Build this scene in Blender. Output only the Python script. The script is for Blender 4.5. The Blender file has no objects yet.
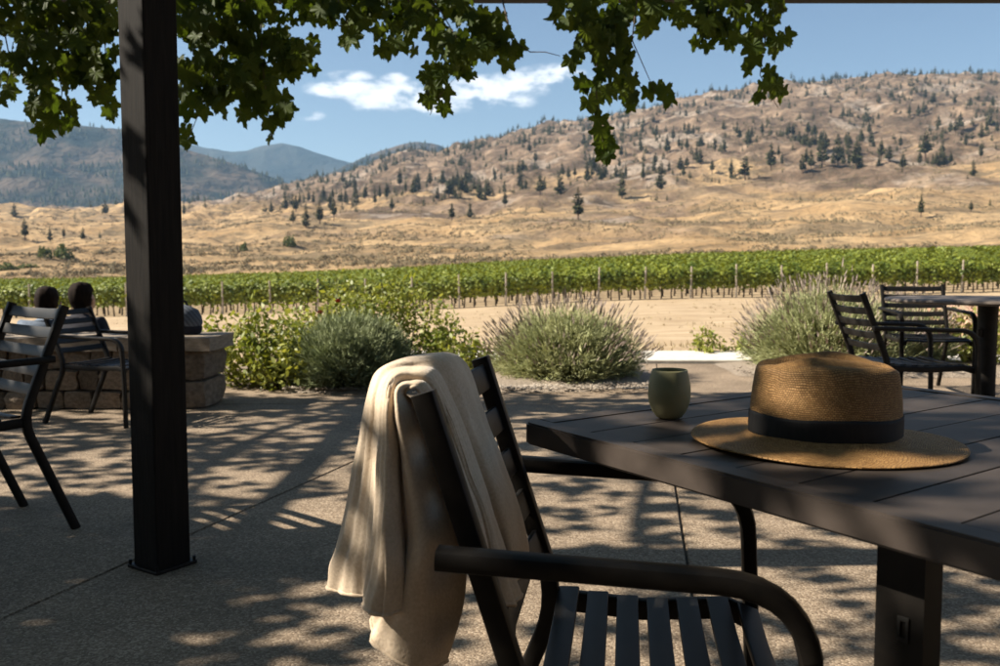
import bpy, bmesh, math, random
import numpy as np
from mathutils import Vector, Matrix, noise as mnoise

random.seed(7)
RNG = np.random.default_rng(7)
scene = bpy.context.scene
col = scene.collection
rad = math.radians

# ------------------------------------------------------------------ camera
CAM_H = 0.98
PITCH = rad(4.13)
F = 900.0                      # focal length in pixels of the 1000 px wide photograph
cam_data = bpy.data.cameras.new('camera')
cam_data.sensor_width = 36.0
cam_data.lens = F / 1000.0 * 36.0
cam_data.clip_start = 0.05
cam_data.clip_end = 40000.0
cam_data.dof.use_dof = True
cam_data.dof.focus_distance = 1.75
cam_data.dof.aperture_fstop = 8.5
cam = bpy.data.objects.new('camera', cam_data)
cam.location = (0, 0, CAM_H)
cam.rotation_euler = (rad(90) - PITCH, 0, 0)
col.objects.link(cam)
scene.camera = cam

# ------------------------------------------------------------------ world, sun, exposure
SUN_EL, SUN_AZ = 39.0, -92.0    # azimuth clockwise from +y: the sun stands on the left
world = bpy.data.worlds.new('World')
scene.world = world
world.use_nodes = True
wn, wl = world.node_tree.nodes, world.node_tree.links
wn.clear()
w_out = wn.new('ShaderNodeOutputWorld')
w_bg = wn.new('ShaderNodeBackground')
w_bg.inputs['Strength'].default_value = 0.05
sky = wn.new('ShaderNodeTexSky')
sky.sky_type = 'NISHITA'
sky.sun_disc = False
sky.sun_elevation = rad(SUN_EL)
sky.sun_rotation = rad(SUN_AZ % 360)
sky.altitude = 400
sky.air_density = 1.0
sky.dust_density = 0.6
sky.ozone_density = 1.6

def wmath(op, a, b=None, c=None, clamp=False):
    n = wn.new('ShaderNodeMath'); n.operation = op; n.use_clamp = clamp
    for i, v in enumerate((a, b, c)):
        if v is None: continue
        if isinstance(v, (int, float)): n.inputs[i].default_value = v
        else: wl.new(v, n.inputs[i])
    return n.outputs[0]

# fair-weather clouds: soft wisps at fixed directions over the valley, broken up by noise
tc = wn.new('ShaderNodeTexCoord')
sep = wn.new('ShaderNodeSeparateXYZ'); wl.new(tc.outputs['Generated'], sep.inputs[0])
ysafe = wmath('MAXIMUM', sep.outputs['Y'], 0.05)
az = wmath('DIVIDE', sep.outputs['X'], ysafe)
el = wmath('DIVIDE', sep.outputs['Z'], ysafe)
comb = wn.new('ShaderNodeCombineXYZ'); wl.new(az, comb.inputs[0]); wl.new(wmath('MULTIPLY', el, 1.9), comb.inputs[1])
nz = wn.new('ShaderNodeTexNoise'); nz.inputs['Scale'].default_value = 17.0; nz.inputs['Detail'].default_value = 7.0; nz.inputs['Roughness'].default_value = 0.6
wl.new(comb.outputs[0], nz.inputs['Vector'])
total = None
for (u, v, ru, rv, s) in ((345, 90, 36, 10, .95), (392, 97, 50, 15, 1.0), (435, 98, 46, 16, 1.0), (485, 96, 46, 17, 1.0), (520, 84, 36, 13, .9),
                       (553, 76, 36, 11, 1.0), (350, 78, 26, 7, .8), (398, 80, 16, 7, .7), (312, 116, 16, 5, .75), (700, -60, 120, 20, .8), (160, 30, 60, 12, .7)):
    ca, ce = (u - 500) / F, (268 - v) / F * 0.985
    dx = wmath('MULTIPLY', wmath('SUBTRACT', az, ca), F / ru)
    dy = wmath('MULTIPLY', wmath('SUBTRACT', el, ce), F / rv)
    r2 = wmath('ADD', wmath('MULTIPLY', dx, dx), wmath('MULTIPLY', dy, dy))
    g = wmath('MULTIPLY', wmath('SUBTRACT', 1.0, wmath('MULTIPLY', r2, 0.5), clamp=True), s)
    total = g if total is None else wmath('MAXIMUM', total, g)
cl = wmath('MULTIPLY', total, wmath('MULTIPLY_ADD', nz.outputs['Fac'], 4.6, -1.45))
mask = wn.new('ShaderNodeMapRange'); mask.interpolation_type = 'SMOOTHSTEP'
mask.inputs['From Min'].default_value = 0.26; mask.inputs['From Max'].default_value = 1.0; mask.inputs['To Max'].default_value = 0.9
wl.new(cl, mask.inputs['Value'])
cmix = wn.new('ShaderNodeMixRGB')
wl.new(mask.outputs[0], cmix.inputs['Fac'])
wl.new(sky.outputs[0], cmix.inputs['Color1'])
cmix.inputs['Color2'].default_value = (11.5, 11.6, 11.8, 1)
wl.new(cmix.outputs[0], w_bg.inputs['Color'])
wl.new(w_bg.outputs[0], w_out.inputs['Surface'])

sun_data = bpy.data.lights.new('sun', 'SUN')
sun_data.energy = 5.0
sun_data.angle = rad(0.53)
sun_data.color = (1.0, 0.91, 0.78)
sun = bpy.data.objects.new('sun', sun_data)
sd = Vector((math.sin(rad(SUN_AZ)) * math.cos(rad(SUN_EL)), math.cos(rad(SUN_AZ)) * math.cos(rad(SUN_EL)), math.sin(rad(SUN_EL))))
sun.rotation_euler = sd.to_track_quat('Z', 'Y').to_euler()
sun.location = (-8, 0, 9)
col.objects.link(sun)

scene.view_settings.view_transform = 'Standard'
scene.view_settings.look = 'None'
scene.view_settings.gamma = 1.0
scene.view_settings.use_curve_mapping = False
scene.view_settings.exposure = 1.28
scene.render.engine = 'CYCLES'
scene.cycles.use_denoising = True
scene.cycles.max_bounces = 6
scene.cycles.diffuse_bounces = 3
scene.cycles.glossy_bounces = 3
scene.cycles.transmission_bounces = 4
scene.cycles.transparent_max_bounces = 8
scene.cycles.volume_bounces = 0
scene.cycles.sample_clamp_indirect = 6.0

# ------------------------------------------------------------------ helpers
CP, SP = math.cos(PITCH), math.sin(PITCH)

def ray(u, v):
    a, b = (u - 500) / F, (333 - v) / F
    return Vector((a, CP + b * SP, -SP + b * CP))

def at(u, v, Y):
    "the point at depth Y (metres along +y) seen at photo pixel (u, v)"
    d = ray(u, v)
    return Vector((0, 0, CAM_H)) + d * (Y / d.y)

def on_plane(u, v, z=0.0):
    d = ray(u, v)
    return Vector((0, 0, CAM_H)) + d * ((z - CAM_H) / d.z)

def zrow(v, Y):
    "height at depth Y for image row v"
    d = ray(500, v)
    return CAM_H + d.z * (Y / d.y)

def tag(o, label=None, cat=None, group=None, kind=None):
    if label: o['label'] = label
    if cat: o['category'] = cat
    if group: o['group'] = group
    if kind: o['kind'] = kind
    return o

def empty(name, loc=(0, 0, 0), rz=0.0, parent=None):
    o = bpy.data.objects.new(name, None)
    o.empty_display_size = 0.1
    o.location = loc; o.rotation_euler = (0, 0, rz)
    o.parent = parent
    col.objects.link(o)
    return o

def link(name, me, parent=None, loc=None, rot=None, scale=None):
    o = bpy.data.objects.new(name, me)
    o.parent = parent
    if loc is not None: o.location = loc
    if rot is not None: o.rotation_euler = rot
    if scale is not None: o.scale = scale if hasattr(scale, '__len__') else (scale,) * 3
    col.objects.link(o)
    return o

def mesh(name, verts, faces, m=None, smooth=False):
    me = bpy.data.meshes.new(name)
    me.from_pydata([tuple(v) for v in verts], [], faces)
    if m: me.materials.append(m)
    if smooth: me.shade_smooth()
    me.update()
    return me

def mesh_np(name, verts, loops, sizes, m=None, smooth=False):
    "fast mesh from arrays: verts (n,3), flat loop indices, face sizes"
    me = bpy.data.meshes.new(name)
    verts = np.asarray(verts, dtype=np.float32); loops = np.asarray(loops, dtype=np.int32); sizes = np.asarray(sizes, dtype=np.int32)
    me.vertices.add(len(verts)); me.vertices.foreach_set('co', verts.ravel())
    me.loops.add(len(loops)); me.loops.foreach_set('vertex_index', loops)
    me.polygons.add(len(sizes))
    starts = np.concatenate(([0], np.cumsum(sizes)[:-1])).astype(np.int32)
    me.polygons.foreach_set('loop_start', starts)
    me.update(calc_edges=True)
    if m: me.materials.append(m)
    if smooth: me.shade_smooth()
    return me

class MB:
    "collects shapes that become one mesh object"
    def __init__(self):
        self.bm = bmesh.new()
    def add(self, verts, faces):
        vs = [self.bm.verts.new(v) for v in verts]
        for f in faces:
            try: self.bm.faces.new([vs[i] for i in f])
            except ValueError: pass
        return vs
    def box(self, c, s, rot=None, bev=0.0):
        m = Matrix.Translation(c) @ (rot.to_4x4() if rot is not None else Matrix.Identity(4)) @ Matrix.Diagonal((*s, 1))
        r = bmesh.ops.create_cube(self.bm, size=1.0, matrix=m)
        if bev:
            es = {e for v in r['verts'] for e in v.link_edges}
            bmesh.ops.bevel(self.bm, geom=list(es), offset=bev, segments=2, profile=0.6, affect='EDGES')
    def sweep(self, pts, w, h, side=Vector((0, 1, 0)), bev=0.25, cap=True):
        "rounded-rectangular bar along pts; w across (along side), h in the other direction"
        pts = [Vector(p) for p in pts]
        k = bev
        prof = []
        for (sx, sy) in ((1, 1), (-1, 1), (-1, -1), (1, -1)):
            q = min(w, h) * k
            a = (sx * (w / 2 - q), sy * h / 2); b = (sx * w / 2, sy * (h / 2 - q))
            mid = (sx * (w / 2 - q * .3), sy * (h / 2 - q * .3))
            prof += [b, mid, a] if sx * sy > 0 else [a, mid, b]
        rings = []
        for i, p in enumerate(pts):
            t = (pts[min(i + 1, len(pts) - 1)] - pts[max(i - 1, 0)]).normalized()
            s = (side - t * side.dot(t)).normalized()
            n = t.cross(s).normalized()
            sc = 1.0
            if 0 < i < len(pts) - 1:
                t0 = (p - pts[i - 1]).normalized()
                sc = 1.0 / max(0.6, t0.dot(t))
            rings.append([self.bm.verts.new(p + s * x + n * (y * sc)) for x, y in prof])
        n = len(prof)
        for a, b in zip(rings, rings[1:]):
            for i in range(n):
                self.bm.faces.new((a[i], a[(i + 1) % n], b[(i + 1) % n], b[i]))
        if cap:
            self.bm.faces.new(rings[0][::-1]); self.bm.faces.new(rings[-1])
    def tube(self, pts, radii, seg=8, cap=True):
        pts = [Vector(p) for p in pts]
        if not hasattr(radii, '__len__'): radii = [radii] * len(pts)
        rings = []
        up = Vector((0.31, 0.17, 0.93))
        for i, p in enumerate(pts):
            t = (pts[min(i + 1, len(pts) - 1)] - pts[max(i - 1, 0)]).normalized()
            s = t.cross(up)
            if s.length < 1e-3: s = t.cross(Vector((1, 0, 0)))
            s.normalize(); n = s.cross(t)
            rings.append([self.bm.verts.new(p + (s * math.cos(a) + n * math.sin(a)) * radii[i]) for a in [2 * math.pi * k / seg for k in range(seg)]])
        for a, b in zip(rings, rings[1:]):
            for i in range(seg):
                self.bm.faces.new((a[i], a[(i + 1) % seg], b[(i + 1) % seg], b[i]))
        if cap:
            self.bm.faces.new(rings[0][::-1]); self.bm.faces.new(rings[-1])
    def lathe(self, prof, seg=48, c=(0, 0, 0)):
        c = Vector(c); rings = []
        for r, z in prof:
            if r < 1e-5: rings.append([self.bm.verts.new(c + Vector((0, 0, z)))])
            else: rings.append([self.bm.verts.new(c + Vector((r * math.cos(2 * math.pi * k / seg), r * math.sin(2 * math.pi * k / seg), z))) for k in range(seg)])
        for a, b in zip(rings, rings[1:]):
            for i in range(seg):
                j = (i + 1) % seg
                if len(a) == 1 and len(b) == 1: continue
                if len(a) == 1: f = (a[0], b[j], b[i])
                elif len(b) == 1: f = (a[i], a[j], b[0])
                else: f = (a[i], a[j], b[j], b[i])
                self.bm.faces.new(f)
    def data(self, name, m=None, smooth=False, angle=None):
        bmesh.ops.recalc_face_normals(self.bm, faces=self.bm.faces)
        me = bpy.data.meshes.new(name)
        self.bm.to_mesh(me); self.bm.free()
        if m: me.materials.append(m)
        if smooth: me.shade_smooth()
        if angle is not None: me.set_sharp_from_angle(angle=rad(angle))
        return me
    def build(self, name, m=None, parent=None, smooth=False, angle=None, **kw):
        return link(name, self.data(name, m, smooth, angle), parent, **kw)

def copy_tree(o, parent=None):
    c = o.copy(); col.objects.link(c); c.parent = parent
    for ch in list(o.children):
        if ch.name in bpy.data.objects: copy_tree(ch, c)
    return c

# ------------------------------------------------------------------ materials
def material(name, c1, c2=None, scale=8.0, rough=0.7, detail=4.0, bump=0.0, bump_scale=None, spec=0.4, coord='Object', stretch=(1, 1, 1), lo=0.35, hi=0.65,
             c3=None, scale3=1.0, lo3=0.5, hi3=0.6, per_object=0.0, transl=0.0, metal=0.0, bump_dist=0.01, sheen=0.0):
    m = bpy.data.materials.new(name); m.use_nodes = True
    n, l = m.node_tree.nodes, m.node_tree.links
    b = n['Principled BSDF']
    b.inputs['Roughness'].default_value = rough
    b.inputs['Specular IOR Level'].default_value = spec
    b.inputs['Metallic'].default_value = metal
    if sheen:
        b.inputs['Sheen Weight'].default_value = sheen
    t = n.new('ShaderNodeTexCoord')
    mp = n.new('ShaderNodeMapping'); mp.inputs['Scale'].default_value = stretch
    if coord == 'World':
        g = n.new('ShaderNodeNewGeometry'); l.new(g.outputs['Position'], mp.inputs['Vector'])
    else:
        l.new(t.outputs[coord], mp.inputs['Vector'])
    vec = mp.outputs[0]
    if per_object:
        oi = n.new('ShaderNodeObjectInfo')
        va = n.new('ShaderNodeVectorMath'); va.operation = 'MULTIPLY_ADD'
        l.new(oi.outputs['Random'], va.inputs[0]); va.inputs[1].default_value = (37, 53, 29); l.new(vec, va.inputs[2])
        vec = va.outputs[0]
    colour = None
    if c2 is not None:
        t1 = n.new('ShaderNodeTexNoise'); t1.inputs['Scale'].default_value = scale; t1.inputs['Detail'].default_value = detail
        l.new(vec, t1.inputs['Vector'])
        r = n.new('ShaderNodeValToRGB')
        r.color_ramp.elements[0].position = lo; r.color_ramp.elements[0].color = (*c1, 1)
        r.color_ramp.elements[1].position = hi; r.color_ramp.elements[1].color = (*c2, 1)
        l.new(t1.outputs['Fac'], r.inputs['Fac']); colour = r.outputs[0]
    else:
        rgb = n.new('ShaderNodeRGB'); rgb.outputs[0].default_value = (*c1, 1); colour = rgb.outputs[0]
    if c3 is not None:
        t3 = n.new('ShaderNodeTexNoise'); t3.inputs['Scale'].default_value = scale3; t3.inputs['Detail'].default_value = 5
        l.new(vec, t3.inputs['Vector'])
        mr = n.new('ShaderNodeMapRange'); mr.inputs['From Min'].default_value = lo3; mr.inputs['From Max'].default_value = hi3
        l.new(t3.outputs['Fac'], mr.inputs['Value'])
        mx = n.new('ShaderNodeMixRGB'); l.new(mr.outputs[0], mx.inputs['Fac']); l.new(colour, mx.inputs['Color1']); mx.inputs['Color2'].default_value = (*c3, 1)
        colour = mx.outputs[0]
    if per_object:
        hs = n.new('ShaderNodeHueSaturation')
        mr = n.new('ShaderNodeMapRange'); mr.inputs['To Min'].default_value = 1 - per_object; mr.inputs['To Max'].default_value = 1 + per_object
        l.new(oi.outputs['Random'], mr.inputs['Value']); l.new(mr.outputs[0], hs.inputs['Value']); l.new(colour, hs.inputs['Color'])
        colour = hs.outputs[0]
    l.new(colour, b.inputs['Base Color'])
    if bump:
        tb = n.new('ShaderNodeTexNoise'); tb.inputs['Scale'].default_value = bump_scale or scale * 4; tb.inputs['Detail'].default_value = 5
        l.new(vec, tb.inputs['Vector'])
        bp = n.new('ShaderNodeBump'); bp.inputs['Strength'].default_value = bump; bp.inputs['Distance'].default_value = bump_dist
        l.new(tb.outputs['Fac'], bp.inputs['Height']); l.new(bp.outputs[0], b.inputs['Normal'])
    if transl:
        out = n['Material Output']
        tr = n.new('ShaderNodeBsdfTranslucent')
        hs2 = n.new('ShaderNodeHueSaturation'); hs2.inputs['Saturation'].default_value = 1.15; hs2.inputs['Value'].default_value = 1.6; hs2.inputs['Hue'].default_value = 0.485
        l.new(colour, hs2.inputs['Color']); l.new(hs2.outputs[0], tr.inputs['Color'])
        ms = n.new('ShaderNodeMixShader'); ms.inputs[0].default_value = transl
        l.new(b.outputs[0], ms.inputs[1]); l.new(tr.outputs[0], ms.inputs[2]); l.new(ms.outputs[0], out.inputs['Surface'])
    return m

M = {}
M['metal'] = material('dark_bronze_metal', (.006, .0052, .0045), (.012, .0098, .0078), scale=30, rough=.5, spec=.18, bump=.04, bump_scale=420, bump_dist=.001)
M['slat'] = material('dark_slat_metal', (.007, .0068, .0066), (.013, .0118, .0105), scale=14, rough=.46, spec=.2, stretch=(1, 1, 1), bump=.05, bump_scale=300, bump_dist=.001, per_object=.12)
M['post'] = material('dark_stained_timber', (.005, .0043, .0036), (.012, .0096, .0075), scale=9, rough=.7, spec=.12, stretch=(9, 9, .7), bump=.35, bump_scale=14, bump_dist=.004, lo=.3, hi=.7)
M['beam'] = M['post']
M['plank'] = material('weathered_brown_board', (.036, .028, .023), (.050, .039, .032), scale=5, rough=.5, stretch=(3, 3, 3), bump=.12, bump_scale=12, bump_dist=.002, per_object=.14, spec=.3)
M['tableb'] = material('weathered_table_top', (.1, .08, .065), (.16, .13, .105), scale=10, rough=.6)
M['concrete'] = None
M['stone'] = material('tan_wall_stone', (.15, .115, .082), (.26, .2, .145), scale=7, rough=.9, bump=.6, bump_scale=16, bump_dist=.02, per_object=.35, spec=.2)
M['cap'] = material('cap_stone', (.22, .175, .13), (.32, .26, .2), scale=6, rough=.88, bump=.5, bump_scale=20, bump_dist=.008, per_object=.12, spec=.2)
M['mortar'] = material('dark_mortar', (.07, .06, .05), (.1, .085, .07), scale=30, rough=.95, bump=.5)
M['kerb'] = material('pale_kerb_concrete', (.55, .5, .42), (.66, .61, .53), scale=12, rough=.9, bump=.2)
M['mulch'] = material('gravel_mulch', (.2, .16, .12), (.38, .31, .235), scale=60, rough=.95, bump=.9, bump_scale=90, bump_dist=.02)
M['pebble'] = material('bed_pebble', (.22, .18, .14), (.42, .36, .29), scale=3, coord='World', rough=.9)
M['leaf'] = material('vine_leaf', (.034, .058, .010), (.068, .095, .019), scale=6, coord='World', rough=.55, spec=.15, transl=.38)
M['cane'] = material('vine_cane', (.06, .04, .025), (.1, .07, .045), scale=40, rough=.8)
M['rosemary'] = material('grey_green_blades', (.15, .185, .085), (.25, .285, .15), scale=5, coord='World', rough=.7, transl=.15)
M['lavgreen'] = material('lavender_foliage', (.26, .285, .13), (.38, .39, .20), scale=5, coord='World', rough=.7, transl=.2)
M['lavflower'] = material('faded_lavender_flowers', (.27, .21, .18), (.38, .31, .25), scale=7, coord='World', rough=.8)
M['shrubleaf'] = material('yellow_green_leaf', (.17, .205, .038), (.31, .32, .075), scale=4, coord='World', rough=.5, transl=.3)
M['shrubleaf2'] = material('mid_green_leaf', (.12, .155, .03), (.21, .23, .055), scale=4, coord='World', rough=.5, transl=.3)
M['pinkleaf'] = material('pinkish_flower', (.42, .22, .17), (.5, .36, .2), scale=6, coord='World', rough=.7)
M['redrose'] = material('red_rose', (.35, .03, .02), (.45, .05, .03), scale=9, rough=.6)
M['vine'] = material('vineyard_leaf', (.075, .11, .010), (.25, .28, .036), scale=1.3, coord='World', rough=.55, transl=.14, detail=6)
M['vinetop'] = M['vine']
M['trunk'] = material('vine_trunk', (.05, .035, .022), (.09, .065, .045), scale=20, rough=.9)
M['wpost'] = material('weathered_grey_post', (.3, .25, .19), (.42, .36, .28), scale=12, rough=.9, stretch=(6, 6, .8))
M['needle'] = material('pine_needles', (.040, .044, .017), (.078, .075, .032), scale=.35, coord='World', rough=.8, spec=.1)
M['bark'] = material('pine_bark', (.09, .055, .035), (.14, .09, .06), scale=2, rough=.9)
M['sage'] = material('sagebrush', (.13, .105, .06), (.25, .195, .115), scale=.08, coord='World', rough=.95, spec=.1)
M['bush'] = material('riparian_bush', (.06, .085, .02), (.12, .14, .04), scale=.6, coord='World', rough=.8, transl=.15)
M['cup'] = None
# ------------------------------------------------------------------ terrain
US = [-400, 0, 100, 200, 300, 400, 500, 600, 700, 800, 900, 1000, 1400]
NEAR = {   # heights in metres
    0:   [-.12] * 13,
    6.2: [-.35, -.3, -.24, -.18, -.13, -.12, -.12, -.12, -.12, -.12, -.12, -.12, -.12],
    7.2: [-.48, -.44, -.4, -.34, -.25, -.14, -.12, -.12, -.12, -.12, -.12, -.12, -.12],
    10:  [-.5, -.48, -.46, -.42, -.32, -.2, -.12, -.08, -.06, -.06, -.06, -.06, -.06],
    16:  [-.7, -.65, -.6, -.55, -.5, -.42, -.36, -.3, -.28, -.26, -.25, -.25, -.25],
    30:  [-1.2, -1.12, -1.08, -1.0, -.92, -.84, -.76, -.68, -.62, -.58, -.56, -.55, -.5],
}
FAR = {    # image rows of the ground at each depth, as read off the photograph
    53:  [322, 318, 317, 315, 313, 311, 307, 302, 300, 299, 297, 295, 291],
    150: [294, 290, 289, 286, 283, 279, 273, 269, 265, 262, 260, 258, 252],
    200: [278, 276, 275, 273, 270, 266, 262, 258, 254, 251, 249, 247, 240],
    300: [260, 258, 257, 255, 252, 248, 245, 242, 238, 235, 232, 230, 224],
    420: [244, 243, 242, 240, 236, 232, 228, 224, 219, 215, 211, 208, 200],
    550: [231, 230, 229, 227, 223, 217, 211, 205, 199, 194, 188, 183, 176],
    700: [219, 218, 218, 216, 210, 202, 194, 184, 176, 168, 161, 156, 148],
    900: [212, 211, 210, 207, 198, 184, 172, 160, 147, 137, 130, 126, 118],
    1100: [211, 210, 209, 204, 190, 168, 154, 138, 121, 110, 104, 100, 92],
    1350: [213, 211, 210, 204, 186, 160, 140, 121, 102, 88, 84, 80, 72],
    1600: [217, 214, 212, 206, 184, 157, 138, 118, 96, 79, 76, 71, 60],
    1900: [224, 220, 218, 212, 196, 176, 159, 144, 126, 114, 109, 104, 92],
    2600: [236, 234, 232, 228, 220, 208, 200, 192, 184, 178, 174, 172, 165],
    6000: [262] * 13,
    12000: [265] * 13,
}
DK = sorted(list(NEAR) + list(FAR))
ZT = np.array([NEAR[d] if d in NEAR else [zrow(v, d) for v in FAR[d]] for d in DK], dtype=float)
LK = np.log(np.array(DK, dtype=float) + 6.0)

def smooth_lerp(xs, x):
    i = int(np.clip(np.searchsorted(xs, x) - 1, 0, len(xs) - 2))
    t = min(1.0, max(0.0, (x - xs[i]) / (xs[i + 1] - xs[i])))
    return i, t

def terrain(x, y):
    r = math.hypot(x, y)
    a = math.atan2(x, y)
    ac = min(rad(44), max(-rad(44), a))
    D = r * math.cos(ac)
    if a != ac and abs(a) > rad(90): D = min(D, 700 + 0.2 * D)
    u = 500 + F * math.tan(ac)
    i, s = smooth_lerp(US, u)
    j, t = smooth_lerp(LK, math.log(D + 6.0))
    a0 = ZT[j, i] * (1 - s) + ZT[j, i + 1] * s
    a1 = ZT[j + 1, i] * (1 - s) + ZT[j + 1, i + 1] * s
    z = a0 * (1 - t) + a1 * t
    if D > 150:
        k = min(1.0, (D - 150) / 150.0)
        p = Vector((x, y, 0))
        amp = k * D * 0.0075
        z += amp * (mnoise.fractal(p / (0.05 * D + 55), 0.9, 2.1, 5) )
        # gullies running down the slope, and small benches
        z += k * 3.4 * mnoise.noise(Vector((x / 34.0, y / 80.0, 3.1))) + k * 2.4 * mnoise.noise(Vector((x / 48.0 + 9, y / 24.0, 1.7))) + k * 1.0 * mnoise.fractal(Vector((x / 14.0, y / 14.0, 6.1)), .8, 2.1, 3)
        if D > 500:
            kk = min(1, (D - 500) / 300)
            z -= kk * 9.0 * abs(mnoise.noise(Vector((x / 120.0 + y / 400.0, y / 330.0, 8.8))))
            z += kk * 6.0 * (mnoise.fractal(p / 45.0, 0.7, 2.2, 4)) + kk * 3.2 * (mnoise.ridged_multi_fractal(Vector((x / 30.0, y / 55.0, 2.0)), .8, 2.2, 4, 1.0, 2.0) - 1.0)
    elif D > 12:
        z += 0.035 * min(1, (D - 12) / 10) * mnoise.fractal(Vector((x / 1.7, y / 1.7, 2)), 1.0, 2.0, 3)
    return z

def depth_for(u, v, lo=160.0, hi=1750.0):
    "depth at which the sight line through (u, v) first meets the terrain"
    d = ray(u, v); prev = lo
    n = 260
    for k in range(n + 1):
        D = lo * (hi / lo) ** (k / n)
        p = at(u, v, D)
        if p.z <= terrain(p.x, p.y): return D
    return None

def grid_mesh(name, pts, nr, nc, m, smooth=True, attr=None):
    idx = np.arange(nr * nc).reshape(nr, nc)
    q = np.stack([idx[:-1, :-1], idx[:-1, 1:], idx[1:, 1:], idx[1:, :-1]], -1).reshape(-1, 4)
    me = mesh_np(name, pts, q.ravel(), np.full(len(q), 4), m, smooth)
    if attr is not None:
        at_ = me.attributes.new('zone', 'FLOAT_COLOR', 'POINT')
        at_.data.foreach_set('color', np.asarray(attr, dtype=np.float32).ravel())
    return me

def ground_material():
    m = bpy.data.materials.new('dry_ground'); m.use_nodes = True
    n, l = m.node_tree.nodes, m.node_tree.links
    b = n['Principled BSDF']; b.inputs['Roughness'].default_value = .95; b.inputs['Specular IOR Level'].default_value = .1
    g = n.new('ShaderNodeNewGeometry')
    a = n.new('ShaderNodeAttribute'); a.attribute_name = 'zone'
    sp = n.new('ShaderNodeSeparateColor'); l.new(a.outputs['Color'], sp.inputs[0])
    def nz(scale, det=5, rough=.55, stretch=None, dist=0.0):
        t = n.new('ShaderNodeTexNoise'); t.inputs['Scale'].default_value = scale; t.inputs['Detail'].default_value = det; t.inputs['Roughness'].default_value = rough
        t.inputs['Distortion'].default_value = dist
        if stretch:
            mp = n.new('ShaderNodeMapping'); mp.inputs['Scale'].default_value = stretch; l.new(g.outputs['Position'], mp.inputs['Vector']); l.new(mp.outputs[0], t.inputs['Vector'])
        else: l.new(g.outputs['Position'], t.inputs['Vector'])
        return t.outputs['Fac']
    def ramp(f, stops):
        r = n.new('ShaderNodeValToRGB')
        while len(r.color_ramp.elements) < len(stops): r.color_ramp.elements.new(.5)
        for e, (p, c) in zip(r.color_ramp.elements, stops): e.position = p; e.color = (*c, 1)
        l.new(f, r.inputs[0]); return r.outputs[0]
    def mix(f, c1, c2):
        x = n.new('ShaderNodeMixRGB'); l.new(f, x.inputs[0]); l.new(c1, x.inputs[1]); l.new(c2, x.inputs[2]); return x.outputs[0]
    def mr(f, lo, hi, tmax=1.0):
        x = n.new('ShaderNodeMapRange'); x.inputs['From Min'].default_value = lo; x.inputs['From Max'].default_value = hi; x.inputs['To Max'].default_value = tmax; l.new(f, x.inputs['Value']); return x.outputs[0]
    def mul(a_, b_):
        x = n.new('ShaderNodeMath'); x.operation = 'MULTIPLY'; l.new(a_, x.inputs[0]); l.new(b_, x.inputs[1]); return x.outputs[0]
    # golden grass with olive-grey sagebrush drifts
    grass = ramp(nz(.03, 8, .6, dist=.4), [(.32, (.34, .215, .10)), (.5, (.45, .298, .15)), (.68, (.54, .375, .20))])
    sagec = ramp(nz(.35, 5), [(.35, (.105, .082, .05)), (.65, (.20, .152, .092))])
    sage = mr(nz(.024, 10, .7, (1.0, 1.6, 1.0), .6), .47, .58, .8)
    grass = mix(sage, grass, sagec)
    grass = mix(mr(nz(.22, 7, .75), .49, .64, .55), grass, sagec)
    # rocky brown slope with pale scree
    rock = ramp(nz(.035, 9, .66, dist=.5), [(.36, (.07, .048, .031)), (.5, (.16, .108, .07)), (.62, (.29, .205, .135))])
    rock = mix(mr(nz(.013, 7, .6, dist=.8), .55, .62, .55), rock, ramp(nz(.25, 5), [(.4, (.34, .28, .22)), (.6, (.47, .39, .31))]))
    rock = mix(mr(nz(.2, 7, .75), .50, .62, .7), rock, ramp(nz(.5, 3), [(.4, (.07, .058, .038)), (.6, (.13, .10, .066))]))
    hill = mix(sp.outputs[0], grass, rock)
    # bare dirt track and vineyard floor
    dirt = ramp(nz(.55, 7, .6, (1, 2.6, 1)), [(.33, (.30, .215, .13)), (.5, (.39, .29, .18)), (.68, (.47, .36, .235))])
    dirt = mix(mr(nz(3.0, 6, .7, (1, 1.8, 1)), .55, .72, .5), dirt, ramp(nz(9, 3), [(.4, (.24, .18, .10)), (.6, (.33, .27, .14))]))
    c = mix(sp.outputs[1], hill, dirt)
    l.new(c, b.inputs['Base Color'])
    bp = n.new('ShaderNodeBump'); bp.inputs['Strength'].default_value = .8; bp.inputs['Distance'].default_value = 5.0
    rk = n.new('ShaderNodeMath'); rk.operation = 'MULTIPLY'; l.new(nz(.07, 8, .68), rk.inputs[0]); l.new(mr(sp.outputs[1], 1.0, 0.0), rk.inputs[1])
    l.new(rk.outputs[0], bp.inputs['Height'])
    bp3 = n.new('ShaderNodeBump'); bp3.inputs['Strength'].default_value = .8; bp3.inputs['Distance'].default_value = 1.6
    rk3 = n.new('ShaderNodeMath'); rk3.operation = 'MULTIPLY'; l.new(nz(.3, 8, .7), rk3.inputs[0]); l.new(mr(sp.outputs[1], 1.0, 0.0), rk3.inputs[1]); l.new(rk3.outputs[0], bp3.inputs['Height']); l.new(bp.outputs[0], bp3.inputs['Normal'])
    bp2 = n.new('ShaderNodeBump'); bp2.inputs['Strength'].default_value = .5; bp2.inputs['Distance'].default_value = .05
    l.new(nz(5.0, 6), bp2.inputs['Height']); l.new(bp3.outputs[0], bp2.inputs['Normal'])
    l.new(bp2.outputs[0], b.inputs['Normal'])
    return m

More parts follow.
